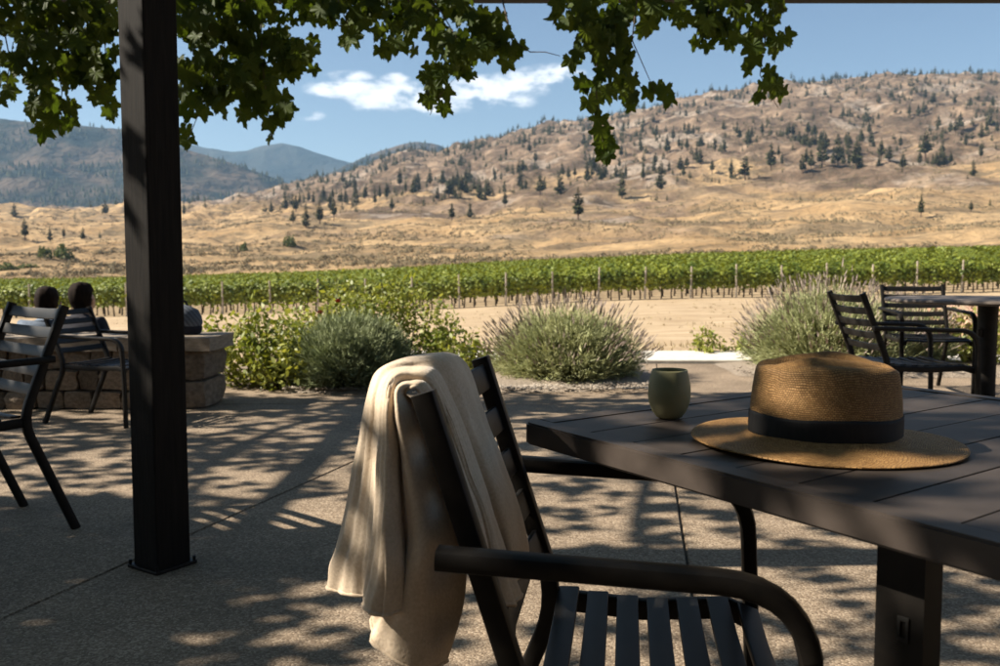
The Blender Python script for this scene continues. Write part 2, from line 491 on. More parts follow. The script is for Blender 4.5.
M['ground'] = ground_material()
az_f = np.linspace(-34, 34, 430)
azs = np.radians(np.concatenate([np.linspace(-180, -40, 30), az_f, np.linspace(40, 180, 30)]))
rs = np.concatenate([[0.05, 3], np.linspace(6.2, 12, 9), np.geomspace(13, 150, 46), np.geomspace(156, 1800, 230), np.geomspace(1860, 6400, 12)])
pts, zone = [], []
for r in rs:
    for a in azs:
        x, y = r * math.sin(a), r * math.cos(a)
        pts.append((x, y, terrain(x, y)))
        D = r * math.cos(min(rad(44), max(-rad(44), a)))
        u = 500 + F * math.tan(min(rad(44), max(-rad(44), a)))
        base = np.interp(u, [0, 300, 450, 600, 800, 1000], [1500, 760, 600, 560, 540, 600])
        rk = .5 + (D - base) / (0.45 * base) + 1.5 * mnoise.fractal(Vector((x / 110, y / 110, 5)), .6, 2.1, 6)
        dirt = 1.0 if D < 140 else max(0.0, 1 - (D - 140) / 25.0)
        zone.append((min(1, max(0, rk)), dirt, 0, 1))
tag(link('ground', grid_mesh('ground', pts, len(rs), len(azs), M['ground'], attr=zone)), kind='structure',
    label='dry golden hillside and dirt ground running out to the ridge')

# far mountains
MOUNT = []
def mountain(name, label, ridge, D0, D1, vbase, m, wob, seed):
    us = np.linspace(ridge[0][0], ridge[-1][0], 170)
    rv = np.interp(us, [p[0] for p in ridge], [p[1] for p in ridge])
    P = []
    prof = [0, .06, .12, .18, .25, .32, .39, .46, .53, .6, .67, .73, .79, .85, .9, .95, 1.0, 1.1, 1.25, 1.5]
    for t in prof:
        for u, v in zip(us, rv):
            D = D0 + (D1 - D0) * t
            x = (u - 500) / F * D
            zb = zrow(vbase, D0); zr = zrow(v, D1)
            sh = t ** 0.92 if t <= 1 else max(0, 1 - (t - 1) * 1.6)
            z = zb + (zr - zb) * sh
            w = math.sin(min(1, t) * math.pi * .5) if t < .95 else .35
            q = Vector((x / wob, D / wob, seed))
            z += (zr - zb) * (.18 * w * (mnoise.fractal(q, .9, 2.1, 5)) - .16 * (w if t < .97 else .05) * abs(mnoise.noise(Vector((x / wob * 1.4, D / wob * .45, seed + 4)))))
            P.append((x, D, z))
    MOUNT.append((np.array(P).reshape(len(prof), len(us), 3), seed))
    return tag(link(name, grid_mesh(name, P, len(prof), len(us), m)), label, kind='structure')

M['forest'] = material('forested_slope', (.010, .015, .012), (.105, .074, .05), scale=.0075, coord='World', rough=.95, spec=.05, detail=12, lo=.40, hi=.62, bump=.9, bump_scale=.012, bump_dist=60)
M['bluehill'] = material('distant_forest', (.012, .018, .018), (.045, .045, .038), scale=.004, coord='World', rough=.95, spec=.05, detail=10, bump=.8, bump_scale=.006, bump_dist=90)
mountain('mountain', 'forested brown mountain behind the timber post on the left',
         [(-420, 100), (-200, 106), (-60, 112), (0, 119), (30, 121), (60, 124), (95, 127), (130, 128), (165, 137), (200, 150), (240, 164), (275, 177), (310, 190), (350, 202), (420, 216)],
         1900, 2600, 236, M['forest'], 420.0, 1.3)
mountain('mountain', 'blue distant mountain with a rounded top in the gap',
         [(60, 190), (120, 150), (165, 141), (185, 141), (205, 146), (225, 149), (250, 150), (268, 145), (285, 142), (300, 145), (325, 153), (350, 162), (380, 175), (430, 195)],
         3900, 5200, 236, M['bluehill'], 900.0, 5.1)
mountain('mountain', 'small dark hill rising just left of the pine ridge',
         [(300, 190), (335, 172), (360, 160), (385, 148), (402, 143), (420, 141), (440, 145), (460, 153), (490, 168), (540, 185), (600, 200)],
         2900, 3400, 236, M['forest'], 420.0, 9.2)

# ------------------------------------------------------------------ pines
def pine_meshes(i):
    r = random.Random(100 + i)
    H = 1.0
    tk = MB(); tk.tube([(0, 0, -.08), (r.uniform(-.01, .01), 0, .4), (0, 0, .93)], [.022, .016, .004], 5)
    V, Fc = [], []
    nwh = 17
    wide = r.uniform(.13, .27); start = r.uniform(.06, .30)
    for k in range(nwh):
        t = k / (nwh - 1)
        z = start + (1 - start) * t
        R = wide * (1 - t) ** r.choice((.6, .75, .9)) * (0.6 + .8 * r.random()) * min(1, .55 + t * 3) + .012
        nb = max(4, int(8 * (1 - t) + 4))
        a0 = r.random() * 6.28
        for j in range(nb):
            if r.random() < .16: continue
            a = a0 + 6.28 * j / nb + r.uniform(-.3, .3)
            R2 = R * r.uniform(.6, 1.2)
            wv = R2 * r.uniform(.3, .5) + .01
            up = r.uniform(-.03, .05)
            c = Vector((math.cos(a), math.sin(a), 0)); s = Vector((-math.sin(a), math.cos(a), 0))
            b = len(V)
            V += [c * R2 * .08 + Vector((0, 0, z - .02)), c * R2 * .62 + s * wv * .6 + Vector((0, 0, z - .012 + up)), c * R2 + Vector((0, 0, z + up + .012)),
                  c * R2 * .62 - s * wv * .6 + Vector((0, 0, z - .012 + up)), c * R2 * .5 + Vector((0, 0, z + .045 * (1.2 - t)))]
            Fc += [(b, b + 1, b + 4), (b + 1, b + 2, b + 4), (b + 2, b + 3, b + 4), (b + 3, b, b + 4)]
    return mesh('pine_crown', V, Fc, M['needle']), tk.data('pine_trunk', M['bark'])

PINES = [pine_meshes(i) for i in range(7)]
pine_spots = []
known = [(578, 221, 32), (660, 190, 26), (667, 157, 20), (731, 178, 18), (745, 180, 24), (771, 172, 28), (806, 168, 20), (822, 168, 26), (838, 168, 26), (856, 169, 26), (881, 161, 22),
         (925, 163, 30), (942, 160, 22), (921, 219, 24), (960, 131, 18), (622, 200, 30), (640, 150, 14), (700, 165, 16), (712, 176, 15), (25, 242, 22), (306, 228, 24), (320, 225, 22), (334, 222, 26),
         (293, 224, 14), (375, 205, 14), (452, 222, 18), (470, 219, 16), (100, 240, 10), (83, 239, 12), (135, 238, 10), (205, 208, 8), (355, 200, 16), (560, 195, 22), (540, 195, 20), (520, 190, 20),
         (400, 190, 20), (415, 192, 16), (430, 188, 18), (990, 128, 20), (1010, 140, 22), (480, 200, 18), (505, 208, 16), (392, 214, 16), (265, 212, 10), (50, 241, 14), (64, 240, 12), (970, 75, 10), (905, 79, 9)]
for (u, v, hp) in known:
    D = depth_for(u, v)
    if D: p = at(u, v, D); pine_spots.append((p.x, p.y, hp / F * D * 1.04))
rp = random.Random(5)
tries = 0
while len(pine_spots) < 2900 and tries < 160000:
    tries += 1
    u = rp.uniform(-150, 1150); D = 330 * (1720 / 330) ** (rp.random() ** .62)
    x = (u - 500) / F * D
    if D < 640 and rp.random() < .9: continue
    forest = np.interp(u, [-150, 150, 260, 330, 430, 600, 720, 1000], [.04, .05, .16, .6, .9, .9, .8, .8])
    clump = mnoise.fractal(Vector((x / 75, D / 75, 2.2)), .8, 2.0, 4)
    near = np.interp(D, [330, 560, 700, 1000, 1350, 1600, 1720], [.05, .2, .6, .8, .8, 1.0, .9])
    if rp.random() > forest * near * max(.08, .34 + 1.6 * clump): continue
    pine_spots.append((x, D, 3.0 + 12 * rp.random() ** 1.5))
# crest line of pines
for u in range(345, 1015, 5):
    if rp.random() < .62:
        D = rp.uniform(1560, 1640); pine_spots.append(((u + rp.uniform(-3, 3) - 500) / F * D, D, rp.uniform(9, 17)))
pine_spots.sort(key=lambda s: -s[2] / s[1])
def pine_label(x, D):
    u = 500 + F * x / D
    if D < 480: return 'lone dark pine standing on the lower golden slope'
    if D > 1500: return 'tiny dark pine on the crest of the far ridge'
    if u < 330: return 'small dark pine on the low golden hills at left'
    if u < 560: return 'dark pine in the wooded middle of the ridge slope'
    return 'dark pine on the rocky brown slope at right'
for k, (x, D, h) in enumerate(pine_spots[:300]):
    cr, tk = PINES[k % 7]
    e = tag(empty('pine_tree', (x, D, terrain(x, D) - .3), rp.uniform(0, 6.28)), pine_label(x, D), 'tree', 'pines scattered over the hillside')
    w = rp.uniform(.8, 1.5)
    e.scale = (h * w, h * w, h)
    link('crown', cr, e); link('trunk', tk, e)
# the farther pines, past counting
cv, cl_, off = [], [], 0
PV = [np.array([v.co[:] for v in p[0].vertices]) for p in PINES]
PF = [np.array([f.vertices[:] for f in p[0].polygons]) for p in PINES]
PF = [f[np.repeat(np.arange(len(f) // 4) % 2 == 0, 4)] for f in PF]       # half the boughs will do at that distance
for k, (x, D, h) in enumerate(pine_spots[300:]):
    i = k % 7; a = rp.uniform(0, 6.28); c_, s_ = math.cos(a), math.sin(a); w = rp.uniform(.95, 1.5)
    v = PV[i] @ np.array([[c_, s_, 0], [-s_, c_, 0], [0, 0, 1]]) * np.array([h * w, h * w, h]) + np.array([x, D, terrain(x, D) - .3])
    cv.append(v); cl_.append(PF[i] + off); off += len(v)
cl_ = np.concatenate(cl_)
tag(link('pine_wood', mesh_np('pine_wood', np.concatenate(cv), cl_.ravel(), np.full(len(cl_), 3), M['needle'])), 'far pines thinly covering the upper ridge slopes', 'trees', kind='stuff')

# woods on the far mountains
rm = random.Random(9)
for (mi, n_, hh, thr_, lb) in ((0, 5200, 15, .02, 'dark woods patching the brown mountain on the left'), (2, 1500, 15, .0, 'dark woods on the small hill left of the ridge')):
    P_, seed = MOUNT[mi]; tv, k = [], 0
    while k < n_:
        i, j = rm.uniform(2, 16.0), rm.uniform(0, 168)
        a_, c_ = int(i), int(j); fi, fj = i - a_, j - c_
        p = (P_[a_, c_] * (1 - fj) + P_[a_, c_ + 1] * fj) * (1 - fi) + (P_[a_ + 1, c_] * (1 - fj) + P_[a_ + 1, c_ + 1] * fj) * fi
        q = mnoise.fractal(Vector((p[0] / 170, p[1] / 170, p[2] / 120 + seed)), .7, 2.0, 4)
        k += 1
        if q < thr_ + rm.gauss(0, .1): continue
        h = hh * rm.uniform(.6, 1.25); w = h * rm.uniform(.17, .28); a0 = rm.uniform(0, 6)
        tp = p + np.array([0, 0, h])
        ring = [p + np.array([w * math.cos(a0 + t * 1.2566), w * math.sin(a0 + t * 1.2566), h * .12 + rm.uniform(-.05, .1) * h]) for t in range(5)]
        for t in range(5): tv += [ring[t], ring[(t + 1) % 5], tp]
    tv = np.array(tv)
    tag(link('far_woods', mesh_np('far_woods', tv, np.arange(len(tv)), np.full(len(tv) // 3, 3), M['needle'])), lb, 'woods', kind='stuff')

# sagebrush and low scrub over the golden slopes
def clump_mesh(n, seed, flat=.55):
    r = np.random.default_rng(seed)
    d = r.normal(size=(n, 3)); d /= np.linalg.norm(d, axis=1)[:, None]; d[:, 2] = np.abs(d[:, 2])
    c = d * (r.uniform(.55, 1.0, (n, 1))) * np.array([1, 1, flat * 1.6])
    t1 = np.cross(d, r.normal(size=(n, 3))); t1 /= np.linalg.norm(t1, axis=1)[:, None]; t2 = np.cross(d, t1)
    s = r.uniform(.22, .5, (n, 1))
    return np.stack([c - t1 * s, c + t2 * s * .7, c + t1 * s], 1)
CL = [clump_mesh(10, 40 + i) for i in range(5)]
bv = []
rb = random.Random(11)
cnt = 0
while cnt < 26000:
    u = rb.uniform(-120, 1120); D = 165 * (1650 / 165) ** rb.random()
    x = (u - 500) / F * D
    q = mnoise.fractal(Vector((x / 55, D / 45, 7.7)), .6, 2.1, 6)
    if rb.random() > .22 + 1.0 * q: continue
    s = (rb.random() ** 2 * .9 + .28) * (1.0 + D / 700)
    bv.append(CL[cnt % 5] * s + np.array([x, D, terrain(x, D)])); cnt += 1
bv = np.concatenate(bv).reshape(-1, 3)
tag(link('sagebrush', mesh_np('sagebrush', bv, np.arange(len(bv)), np.full(len(bv) // 3, 3), M['sage'])), 'grey olive sagebrush dotted over the golden slopes', 'scrub', kind='stuff')

def leafy_ball(n, seed, R=(1, 1, 1), size=.16):
    r = np.random.default_rng(seed)
    d = r.normal(size=(n, 3)); d /= np.linalg.norm(d, axis=1)[:, None]
    lump = 1 + .22 * np.sin(d[:, 0] * 4 + seed) * np.cos(d[:, 1] * 3.4 + seed * 2)
    c = d * (r.uniform(.45, 1.0, n) ** .5 * lump)[:, None] * np.array(R); c[:, 2] = np.abs(c[:, 2])
    t1 = r.normal(size=(n, 3)); t1 /= np.linalg.norm(t1, axis=1)[:, None]
    t2 = np.cross(t1, r.normal(size=(n, 3))); t2 /= np.linalg.norm(t2, axis=1)[:, None]
    s = size * r.uniform(.6, 1.4, (n, 1))
    v = np.stack([c - t1 * s, c + t2 * s * .6, c + t1 * s, c - t2 * s * .6], 1).reshape(-1, 3)
    return v
def quads(name, v, m):
    return mesh_np(name, v, np.arange(len(v)), np.full(len(v) // 4, 4), m)
bushm = [quads('bush_crown', leafy_ball(420, 60 + i, (1, 1, 1.15), .15), M['bush']) for i in range(3)]
stem = MB(); stem.tube([(0, 0, -.2), (0, .02, .6)], [.07, .03], 5); stemd = stem.data('bush_stem', M['bark'])
for k, (u, v, w, h, lb) in enumerate(((45, 258, 7, 12, 'left of two bright green bushes on the golden hillside'), (63, 259, 10, 14, 'right of two bright green bushes on the golden hillside'),
                                (290, 247, 6, 12, 'round green bush on the golden slope right of the post'), (244, 252, 4, 9, 'small round bush close to the right of the post'),
                                (5, 270, 14, 7, 'low green bush at the left edge above the vineyard'), (28, 268, 10, 5, 'low pale green scrub left of the two green bushes'))):
    D = depth_for(u, v)
    p = at(u, v, D); s = w / F * D
    e = tag(empty('hillside_bush', (p.x, p.y, terrain(p.x, p.y) - .2), k * 1.3), lb, 'bush', 'green bushes on the golden hillside')
    e.scale = (s, s, h / F * D * .82)
    link('crown', bushm[k % 3], e); link('stem', stemd, e)

# ------------------------------------------------------------------ vineyard
def vine_canopy(seed, n=230):
    r = np.random.default_rng(seed)
    x = np.clip(r.normal(0, .25, n), -.5, .5); z = .50 + 1.32 * r.beta(1.6, 1.2, n); y = r.normal(0, .18, n) * (1.25 - .25 * (z - .6))
    top = r.random(n) < .12
    z[top] += r.uniform(.05, .3, top.sum())
    c = np.stack([x, y, z], 1)
    side = np.where(np.abs(y)[:, None] > .1, 1.0, .35)
    nr = np.stack([np.zeros(n), np.sign(y), np.clip((z - 1.25) * 3.2, -.25, 2.2)], 1) * side + r.normal(0, .42, (n, 3))
    nr /= np.linalg.norm(nr, axis=1)[:, None]
    t1 = np.cross(nr, r.normal(size=(n, 3))); t1 /= np.linalg.norm(t1, axis=1)[:, None]
    t2 = np.cross(nr, t1)
    s = r.uniform(.055, .10, (n, 1))
    return np.stack([c - t1 * s, c + t2 * s, c + t1 * s, c - t2 * s], 1).reshape(-1, 3)
VC = [vine_canopy(200 + i) for i in range(6)]
vine_m = [quads('vine_canopy', v, M['vine']) for v in VC]
trunk_m = []
for i in range(3):
    b = MB(); w = random.Random(i)
    b.tube([(0, 0, -.1), (w.uniform(-.04, .04), .01, .35), (w.uniform(-.05, .05), 0, .72), (.0, 0, .95)], [.045, .035, .03, .022], 6)
    b.tube([(-.3, 0, .93), (0, 0, .88), (.3, 0, .94)], [.012, .02, .012], 5)
    trunk_m.append(b.data('vine_trunk', M['trunk']))
pb = MB(); pb.tube([(0, 0, -.3), (0, 0, 1.93)], [.06, .055], 8); post_m = pb.data('vineyard_post', M['wpost'])
def row_y(k, x): return 54.0 + 2.3 * k + .045 * x
def row_span(k):
    y = 54 + 2.3 * k
    return -0.62 * y - 2, 0.60 * y + 2
rv = random.Random(3)
stuff_v = []
for k in range(42):
    x0, x1 = row_span(k)
    if k < 3:
        n = (112, 104, 84)[k]; step = (x1 - x0) / n
        for i in range(n):
            x = x0 + (i + .5) * step + rv.uniform(-.08, .08); y = row_y(k, x)
            lb = ('leafy green grapevine with dark trunk in the front row of the vineyard', 'grapevine in the second row, just behind the front row',
                  'grapevine in the third row back, mostly hidden')[k]
            e = tag(empty('vineyard_vine', (x, y, terrain(x, y)), rv.choice((0, math.pi))), lb, 'grapevine', 'vines in vineyard row %s' % ('one', 'two', 'three')[k])
            e.scale = (rv.uniform(.92, 1.2) * step / .60, rv.uniform(.9, 1.2), rv.uniform(.92, 1.06))
            link('canopy', vine_m[(i * 5 + k) % 6], e); link('trunk', trunk_m[i % 3], e)
    else:
        L = x1 - x0
        n = int(L / .85)
        for i in range(n):
            x = x0 + (i + .5) * L / n; y = row_y(k, x)
            v = VC[(i * 7 + k * 3) % 6].reshape(-1, 4, 3)[rv.randrange(2)::2 if k < 12 else (3 if k < 24 else 4)]
            sc = 1.3 if k < 12 else (1.6 if k < 24 else 1.85)
            cen = v.mean(1, keepdims=True); v = cen + (v - cen) * sc
            stuff_v.append(v.reshape(-1, 3) * np.array([1.02, 1.15, rv.uniform(.94, 1.06)]) + np.array([x, y, terrain(x, y)]))
sv = np.concatenate(stuff_v)
tag(link('vineyard_rows', quads('vineyard_rows', sv, M['vine'])), 'green vineyard rows climbing towards the golden hills', 'vineyard', kind='stuff')
# line posts and wires of the front row
px = -33.0; pk = 0
x0, x1 = row_span(0)
while px < x1:
    y = row_y(0, px) - .30
    tag(link('vineyard_post', post_m, None, (px, y, terrain(px, y)), (rv.uniform(-.02, .02), rv.uniform(-.03, .03), 0), (1, 1, rv.uniform(.97, 1.06))),
        'pale wooden post along the front vineyard row', 'post', 'posts of the front vineyard row')
    px += 2.78; pk += 1
w = MB()
for hz in (.9, 1.5):
    w.tube([(x, row_y(0, x) - .235, terrain(x, row_y(0, x)) + hz) for x in np.linspace(x0, x1, 40)], .006, 4)
tag(w.build('trellis_wires', M['metal']), 'thin trellis wires strung along the front vine row', 'wire')

# dry tufts on the dirt between patio and vines
rg = np.random.default_rng(17)
n_t = 2600
tu = rg.uniform(-120, 1120, n_t); tD = 11 * (53 / 11) ** rg.random(n_t)
tx = (tu - 500) / F * tD
keep = [mnoise.fractal(Vector((x / 4, y / 1.6, 5)), .7, 2, 3) + rg.normal(0, .12) > .02 for x, y in zip(tx, tD)]
tv = []
for x, y in zip(tx[keep], tD[keep]):
    z = terrain(x, y)
    for q in range(6):
        h = rg.uniform(.03, .11); a_ = rg.uniform(0, 6.28); r_ = rg.uniform(.02, .09); wd = .012
        p0 = np.array([x + rg.normal(0, .04), y + rg.normal(0, .04), z - .01]); t_ = p0 + np.array([r_ * math.cos(a_), r_ * math.sin(a_), h])
        s_ = np.array([-math.sin(a_), math.cos(a_), 0]) * wd
        tv += [p0 - s_, p0 + s_, t_]
tv = np.array(tv)
tag(link('dry_grass', mesh_np('dry_grass', tv, np.arange(len(tv)), np.full(len(tv) // 3, 3), material('dry_tuft', (.22, .17, .08), (.36, .28, .14), scale=.8, coord='World', rough=.9))), 'dry grass tufts on the dirt before the vineyard', 'grass', kind='stuff')

# ------------------------------------------------------------------ haze over the valley
hz = MB(); hz.box((0, 0, 395), (15000, 15000, 810))
ho = hz.build('haze', None)
hm = bpy.data.materials.new('valley_haze'); hm.use_nodes = True
hn = hm.node_tree.nodes; hn.clear()
hout = hn.new('ShaderNodeOutputMaterial'); hv = hn.new('ShaderNodeVolumePrincipled')
hv.inputs['Color'].default_value = (.44, .71, 1.0, 1)
hv.inputs['Density'].default_value = 0.85e-4
hv.inputs['Anisotropy'].default_value = .1
hm.node_tree.links.new(hv.outputs[0], hout.inputs['Volume'])
ho.data.materials.append(hm)
tag(ho, 'thin blue summer haze over the valley', 'haze', kind='stuff')
# ------------------------------------------------------------------ patio
def concrete():
    m = bpy.data.materials.new('exposed_aggregate'); m.use_nodes = True
    n, l = m.node_tree.nodes, m.node_tree.links
    b = n['Principled BSDF']; b.inputs['Roughness'].default_value = .85; b.inputs['Specular IOR Level'].default_value = .25
    g = n.new('ShaderNodeNewGeometry')
    vo = n.new('ShaderNodeTexVoronoi'); vo.inputs['Scale'].default_value = 150; l.new(g.outputs['Position'], vo.inputs['Vector'])
    sc = n.new('ShaderNodeSeparateColor'); l.new(vo.outputs['Color'], sc.inputs[0])
    r = n.new('ShaderNodeValToRGB'); l.new(sc.outputs[0], r.inputs[0])
    els = r.color_ramp.elements
    els[0].position = 0; els[0].color = (.15, .108, .072, 1); els[1].position = 1; els[1].color = (.38, .30, .215, 1)
    e = els.new(.25); e.color = (.205, .152, .103, 1); e = els.new(.7); e.color = (.27, .205, .142, 1)
    nz = n.new('ShaderNodeTexNoise'); nz.inputs['Scale'].default_value = 1.6; nz.inputs['Detail'].default_value = 9; nz.inputs['Roughness'].default_value = .62; l.new(g.outputs['Position'], nz.inputs['Vector'])
    mr = n.new('ShaderNodeMapRange'); mr.inputs['From Min'].default_value = .3; mr.inputs['From Max'].default_value = .7; mr.inputs['To Min'].default_value = .66; mr.inputs['To Max'].default_value = 1.16; l.new(nz.outputs['Fac'], mr.inputs['Value'])
    hs = n.new('ShaderNodeHueSaturation'); l.new(mr.outputs[0], hs.inputs['Value']); l.new(r.outputs[0], hs.inputs['Color'])
    n2 = n.new('ShaderNodeTexNoise'); n2.inputs['Scale'].default_value = 220; n2.inputs['Detail'].default_value = 2; l.new(g.outputs['Position'], n2.inputs['Vector'])
    mx = n.new('ShaderNodeMixRGB'); mx.blend_type = 'OVERLAY'; mx.inputs[0].default_value = .5; l.new(hs.outputs[0], mx.inputs[1]); l.new(n2.outputs['Fac'], mx.inputs[2])
    l.new(mx.outputs[0], b.inputs['Base Color'])
    bp = n.new('ShaderNodeBump'); bp.inputs['Strength'].default_value = .55; bp.inputs['Distance'].default_value = .003
    iv = n.new('ShaderNodeMath'); iv.operation = 'SUBTRACT'; iv.inputs[0].default_value = 1; l.new(vo.outputs['Distance'], iv.inputs[1])
    l.new(iv.outputs[0], bp.inputs['Height']); l.new(bp.outputs[0], b.inputs['Normal'])
    return m
M['concrete'] = concrete()
pt = MB(); pt.box((-.5, 3.1, -.062), (17, 12.2, .1))
patio = tag(pt.build('patio', M['mortar']), 'exposed aggregate concrete patio in dappled shade', kind='structure')
lines = [(-9.0, 0), (-5.4, .3), (-2.168, .315), (.164, .157), (3.3, .12), (8.0, 0)]
ys = [-2.95, .35, 6.45, 9.2]
for (a0, b0), (a1, b1) in zip(lines, lines[1:]):
    for y0, y1 in zip(ys, ys[1:]):
        g = .004
        q = [(a0 + b0 * y0 + g, y0 + g), (a1 + b1 * y0 - g, y0 + g), (a1 + b1 * y1 - g, y1 - g), (a0 + b0 * y1 + g, y1 - g)]
        s = MB()
        vs = s.add([(x, y, -.055) for x, y in q] + [(x, y, 0) for x, y in q], [(3, 2, 1, 0), (4, 5, 6, 7), (0, 1, 5, 4), (1, 2, 6, 5), (2, 3, 7, 6), (3, 0, 4, 7)])
        bmesh.ops.bevel(s.bm, geom=[e for e in s.bm.edges if all(v.co.z > -.01 for v in e.verts)], offset=.004, segments=2, affect='EDGES')
        s.build('paving_slab', M['concrete'], patio)

# unseen wall added behind the camera to block sky light and deepen the shade
shade_wall = MB(); shade_wall.box((-2.5, -3.1, 1.7), (16, .2, 3.6)); tag(shade_wall.build('wall', M['post']), 'unseen dark wall added behind the camera to block sky light', kind='structure')
# kerb at the far side of the patio
for i, x in enumerate(np.arange(-2.2, 7.6, 3.7)):
    k = MB(); k.box((x + 1.85, 9.75, -.02), (3.694, 1.06, .11), bev=.01)
    tag(k.build('kerb', M['kerb']), 'pale concrete kerb at the far edge of the patio', kind='structure')

def bed(name, outline, h, label):
    "low gravel mound with a ragged edge"
    c = Vector((sum(p[0] for p in outline) / len(outline), sum(p[1] for p in outline) / len(outline)))
    pts, nr = [], 9
    ring = []
    n = len(outline)
    for i in range(n):
        for t in np.linspace(0, 1, 14, endpoint=False):
            a, b = outline[i], outline[(i + 1) % n]
            ring.append(Vector((a[0] + (b[0] - a[0]) * t, a[1] + (b[1] - a[1]) * t)))
    ring = [p + Vector((mnoise.noise(Vector((p.x * 3, p.y * 3, 1))), mnoise.noise(Vector((p.x * 3, p.y * 3, 7))))) * .06 for p in ring]
    ring = [(ring[i - 1] + ring[i] * 2 + ring[(i + 1) % len(ring)]) / 4 for i in range(len(ring))]
    V, Fc = [], []
    for k in range(nr):
        s = 1 - k / (nr - 1)
        for p in ring:
            q = c + (p - c) * s
            z = h * min(1, (1 - s) * 3.0) ** .6 + .012 * mnoise.noise(Vector((q.x * 6, q.y * 6, 2))) * (k > 0) + .003
            V.append((q.x, q.y, z if k else .002))
    m = len(ring)
    for k in range(nr - 1):
        for i in range(m):
            Fc.append((k * m + i, k * m + (i + 1) % m, (k + 1) * m + (i + 1) % m, (k + 1) * m + i))
    tag(link(name, mesh(name, V, Fc, M['mulch'], True)), label, kind='structure')
    return ring, c
bed('planting_bed', [(-1.75, 7.0), (-.9, 6.95), (-.1, 7.05), (.7, 7.05), (1.32, 7.5), (1.45, 9.2), (0, 9.22), (-1.7, 9.2)], .05, 'gravel planting bed under the rounded bushes')
bed('planting_bed', [(2.15, 8.15), (2.9, 7.95), (4.2, 8.0), (6.2, 8.0), (6.3, 9.2), (4, 9.22), (2.2, 9.2)], .05, 'gravel planting bed under the lavender beside the far table')
# loose pebbles along the beds
rpb = random.Random(21)
V, Fc = [], []
ico = [(0, 0, 1), (.9, 0, .2), (.28, .85, .2), (-.72, .53, .2), (-.72, -.53, .2), (.28, -.85, .2), (0, 0, -.6)]
icf = [(0, 1, 2), (0, 2, 3), (0, 3, 4), (0, 4, 5), (0, 5, 1), (6, 2, 1), (6, 3, 2), (6, 4, 3), (6, 5, 4), (6, 1, 5)]
for _ in range(1500):
    if rpb.random() < .7: x, y = rpb.uniform(-1.7, 1.4), 6.98 + abs(rpb.gauss(0, .22)) + (max(0, rpb.uniform(-1.7, 1.4) - .7) * .3)
    else: x, y = rpb.uniform(2.2, 6), 8.05 + abs(rpb.gauss(0, .2))
    s = rpb.uniform(.006, .02); b0 = len(V); a = rpb.random() * 6
    for (px_, py_, pz_) in ico:
        V.append((x + s * (px_ * math.cos(a) - py_ * math.sin(a)) * 1.3, y + s * (px_ * math.sin(a) + py_ * math.cos(a)), .035 + s * pz_ * .8))
    Fc += [tuple(b0 + i for i in f) for f in icf]
tag(link('gravel', mesh('gravel', V, Fc, M['pebble'])), 'loose pale gravel along the planting beds', 'gravel', kind='stuff')

# ------------------------------------------------------------------ stone wall
stone_m = []
for i in range(8):
    b = MB(); b.box((0, 0, 0), (1, 1, 1), bev=.0)
    bmesh.ops.subdivide_edges(b.bm, edges=b.bm.edges[:], cuts=2, use_grid_fill=True)
    for v in b.bm.verts:
        d = v.co.normalized() * .62
        v.co = v.co.lerp(Vector((max(-.5, min(.5, d.x)), max(-.5, min(.5, d.y)), max(-.5, min(.5, d.z)))), .34)
        v.co += Vector([mnoise.noise(v.co * 3 + Vector((i * 9, k * 5, 0))) for k in range(3)]) * .11
    stone_m.append(b.data('wall_stone', M['stone'], True, 50))
cap_m = []
for i in range(4):
    b = MB(); b.box((0, 0, 0), (1, 1, 1))
    bmesh.ops.subdivide_edges(b.bm, edges=b.bm.edges[:], cuts=2, use_grid_fill=True)
    for v in b.bm.verts: v.co += Vector([mnoise.noise(v.co * 2.5 + Vector((i * 7, k * 5, 3))) * (.03, .02, .09)[k] for k in range(3)])
    cap_m.append(b.data('cap_stone', M['cap'], True, 40))
WX1 = -2.05; WY = 6.2
core = MB(); core.box((-3.75, WY + .26, .20), (3.3, .40, .395))
wall = tag(core.build('stone_wall', M['mortar']), 'low rough stone wall with thick cap stones behind the post', 'wall')
rw = random.Random(8)
for (z0, hh) in ((0.0, .13), (.13, .15), (.28, .13)):
    x = WX1 - .28
    while x > -5.2:
        wdt = rw.uniform(.13, .27)
        link('stone', stone_m[rw.randrange(8)], wall, (x - wdt / 2, WY + .1, z0 + hh / 2), (0, 0, rw.choice((0, math.pi))), (wdt * .97, .2 + rw.uniform(0, .04), hh * .96))
        x -= wdt
for (z0, hh) in ((0, .2), (.2, .21)):     # squared end blocks
    link('stone', stone_m[rw.randrange(8)], wall, (WX1 - .13, WY + .25, z0 + hh / 2), None, (.27, .5, hh * .97), )
x = WX1 + .06
for wdt in (.28, .36, .42, .38, .44, .36, .42, .4, .4):
    link('cap_stone', cap_m[rw.randrange(4)], wall, (x - wdt / 2, WY + .24, .455), (0, 0, rw.choice((0, math.pi))), (wdt * .975, .56, .095)); x -= wdt

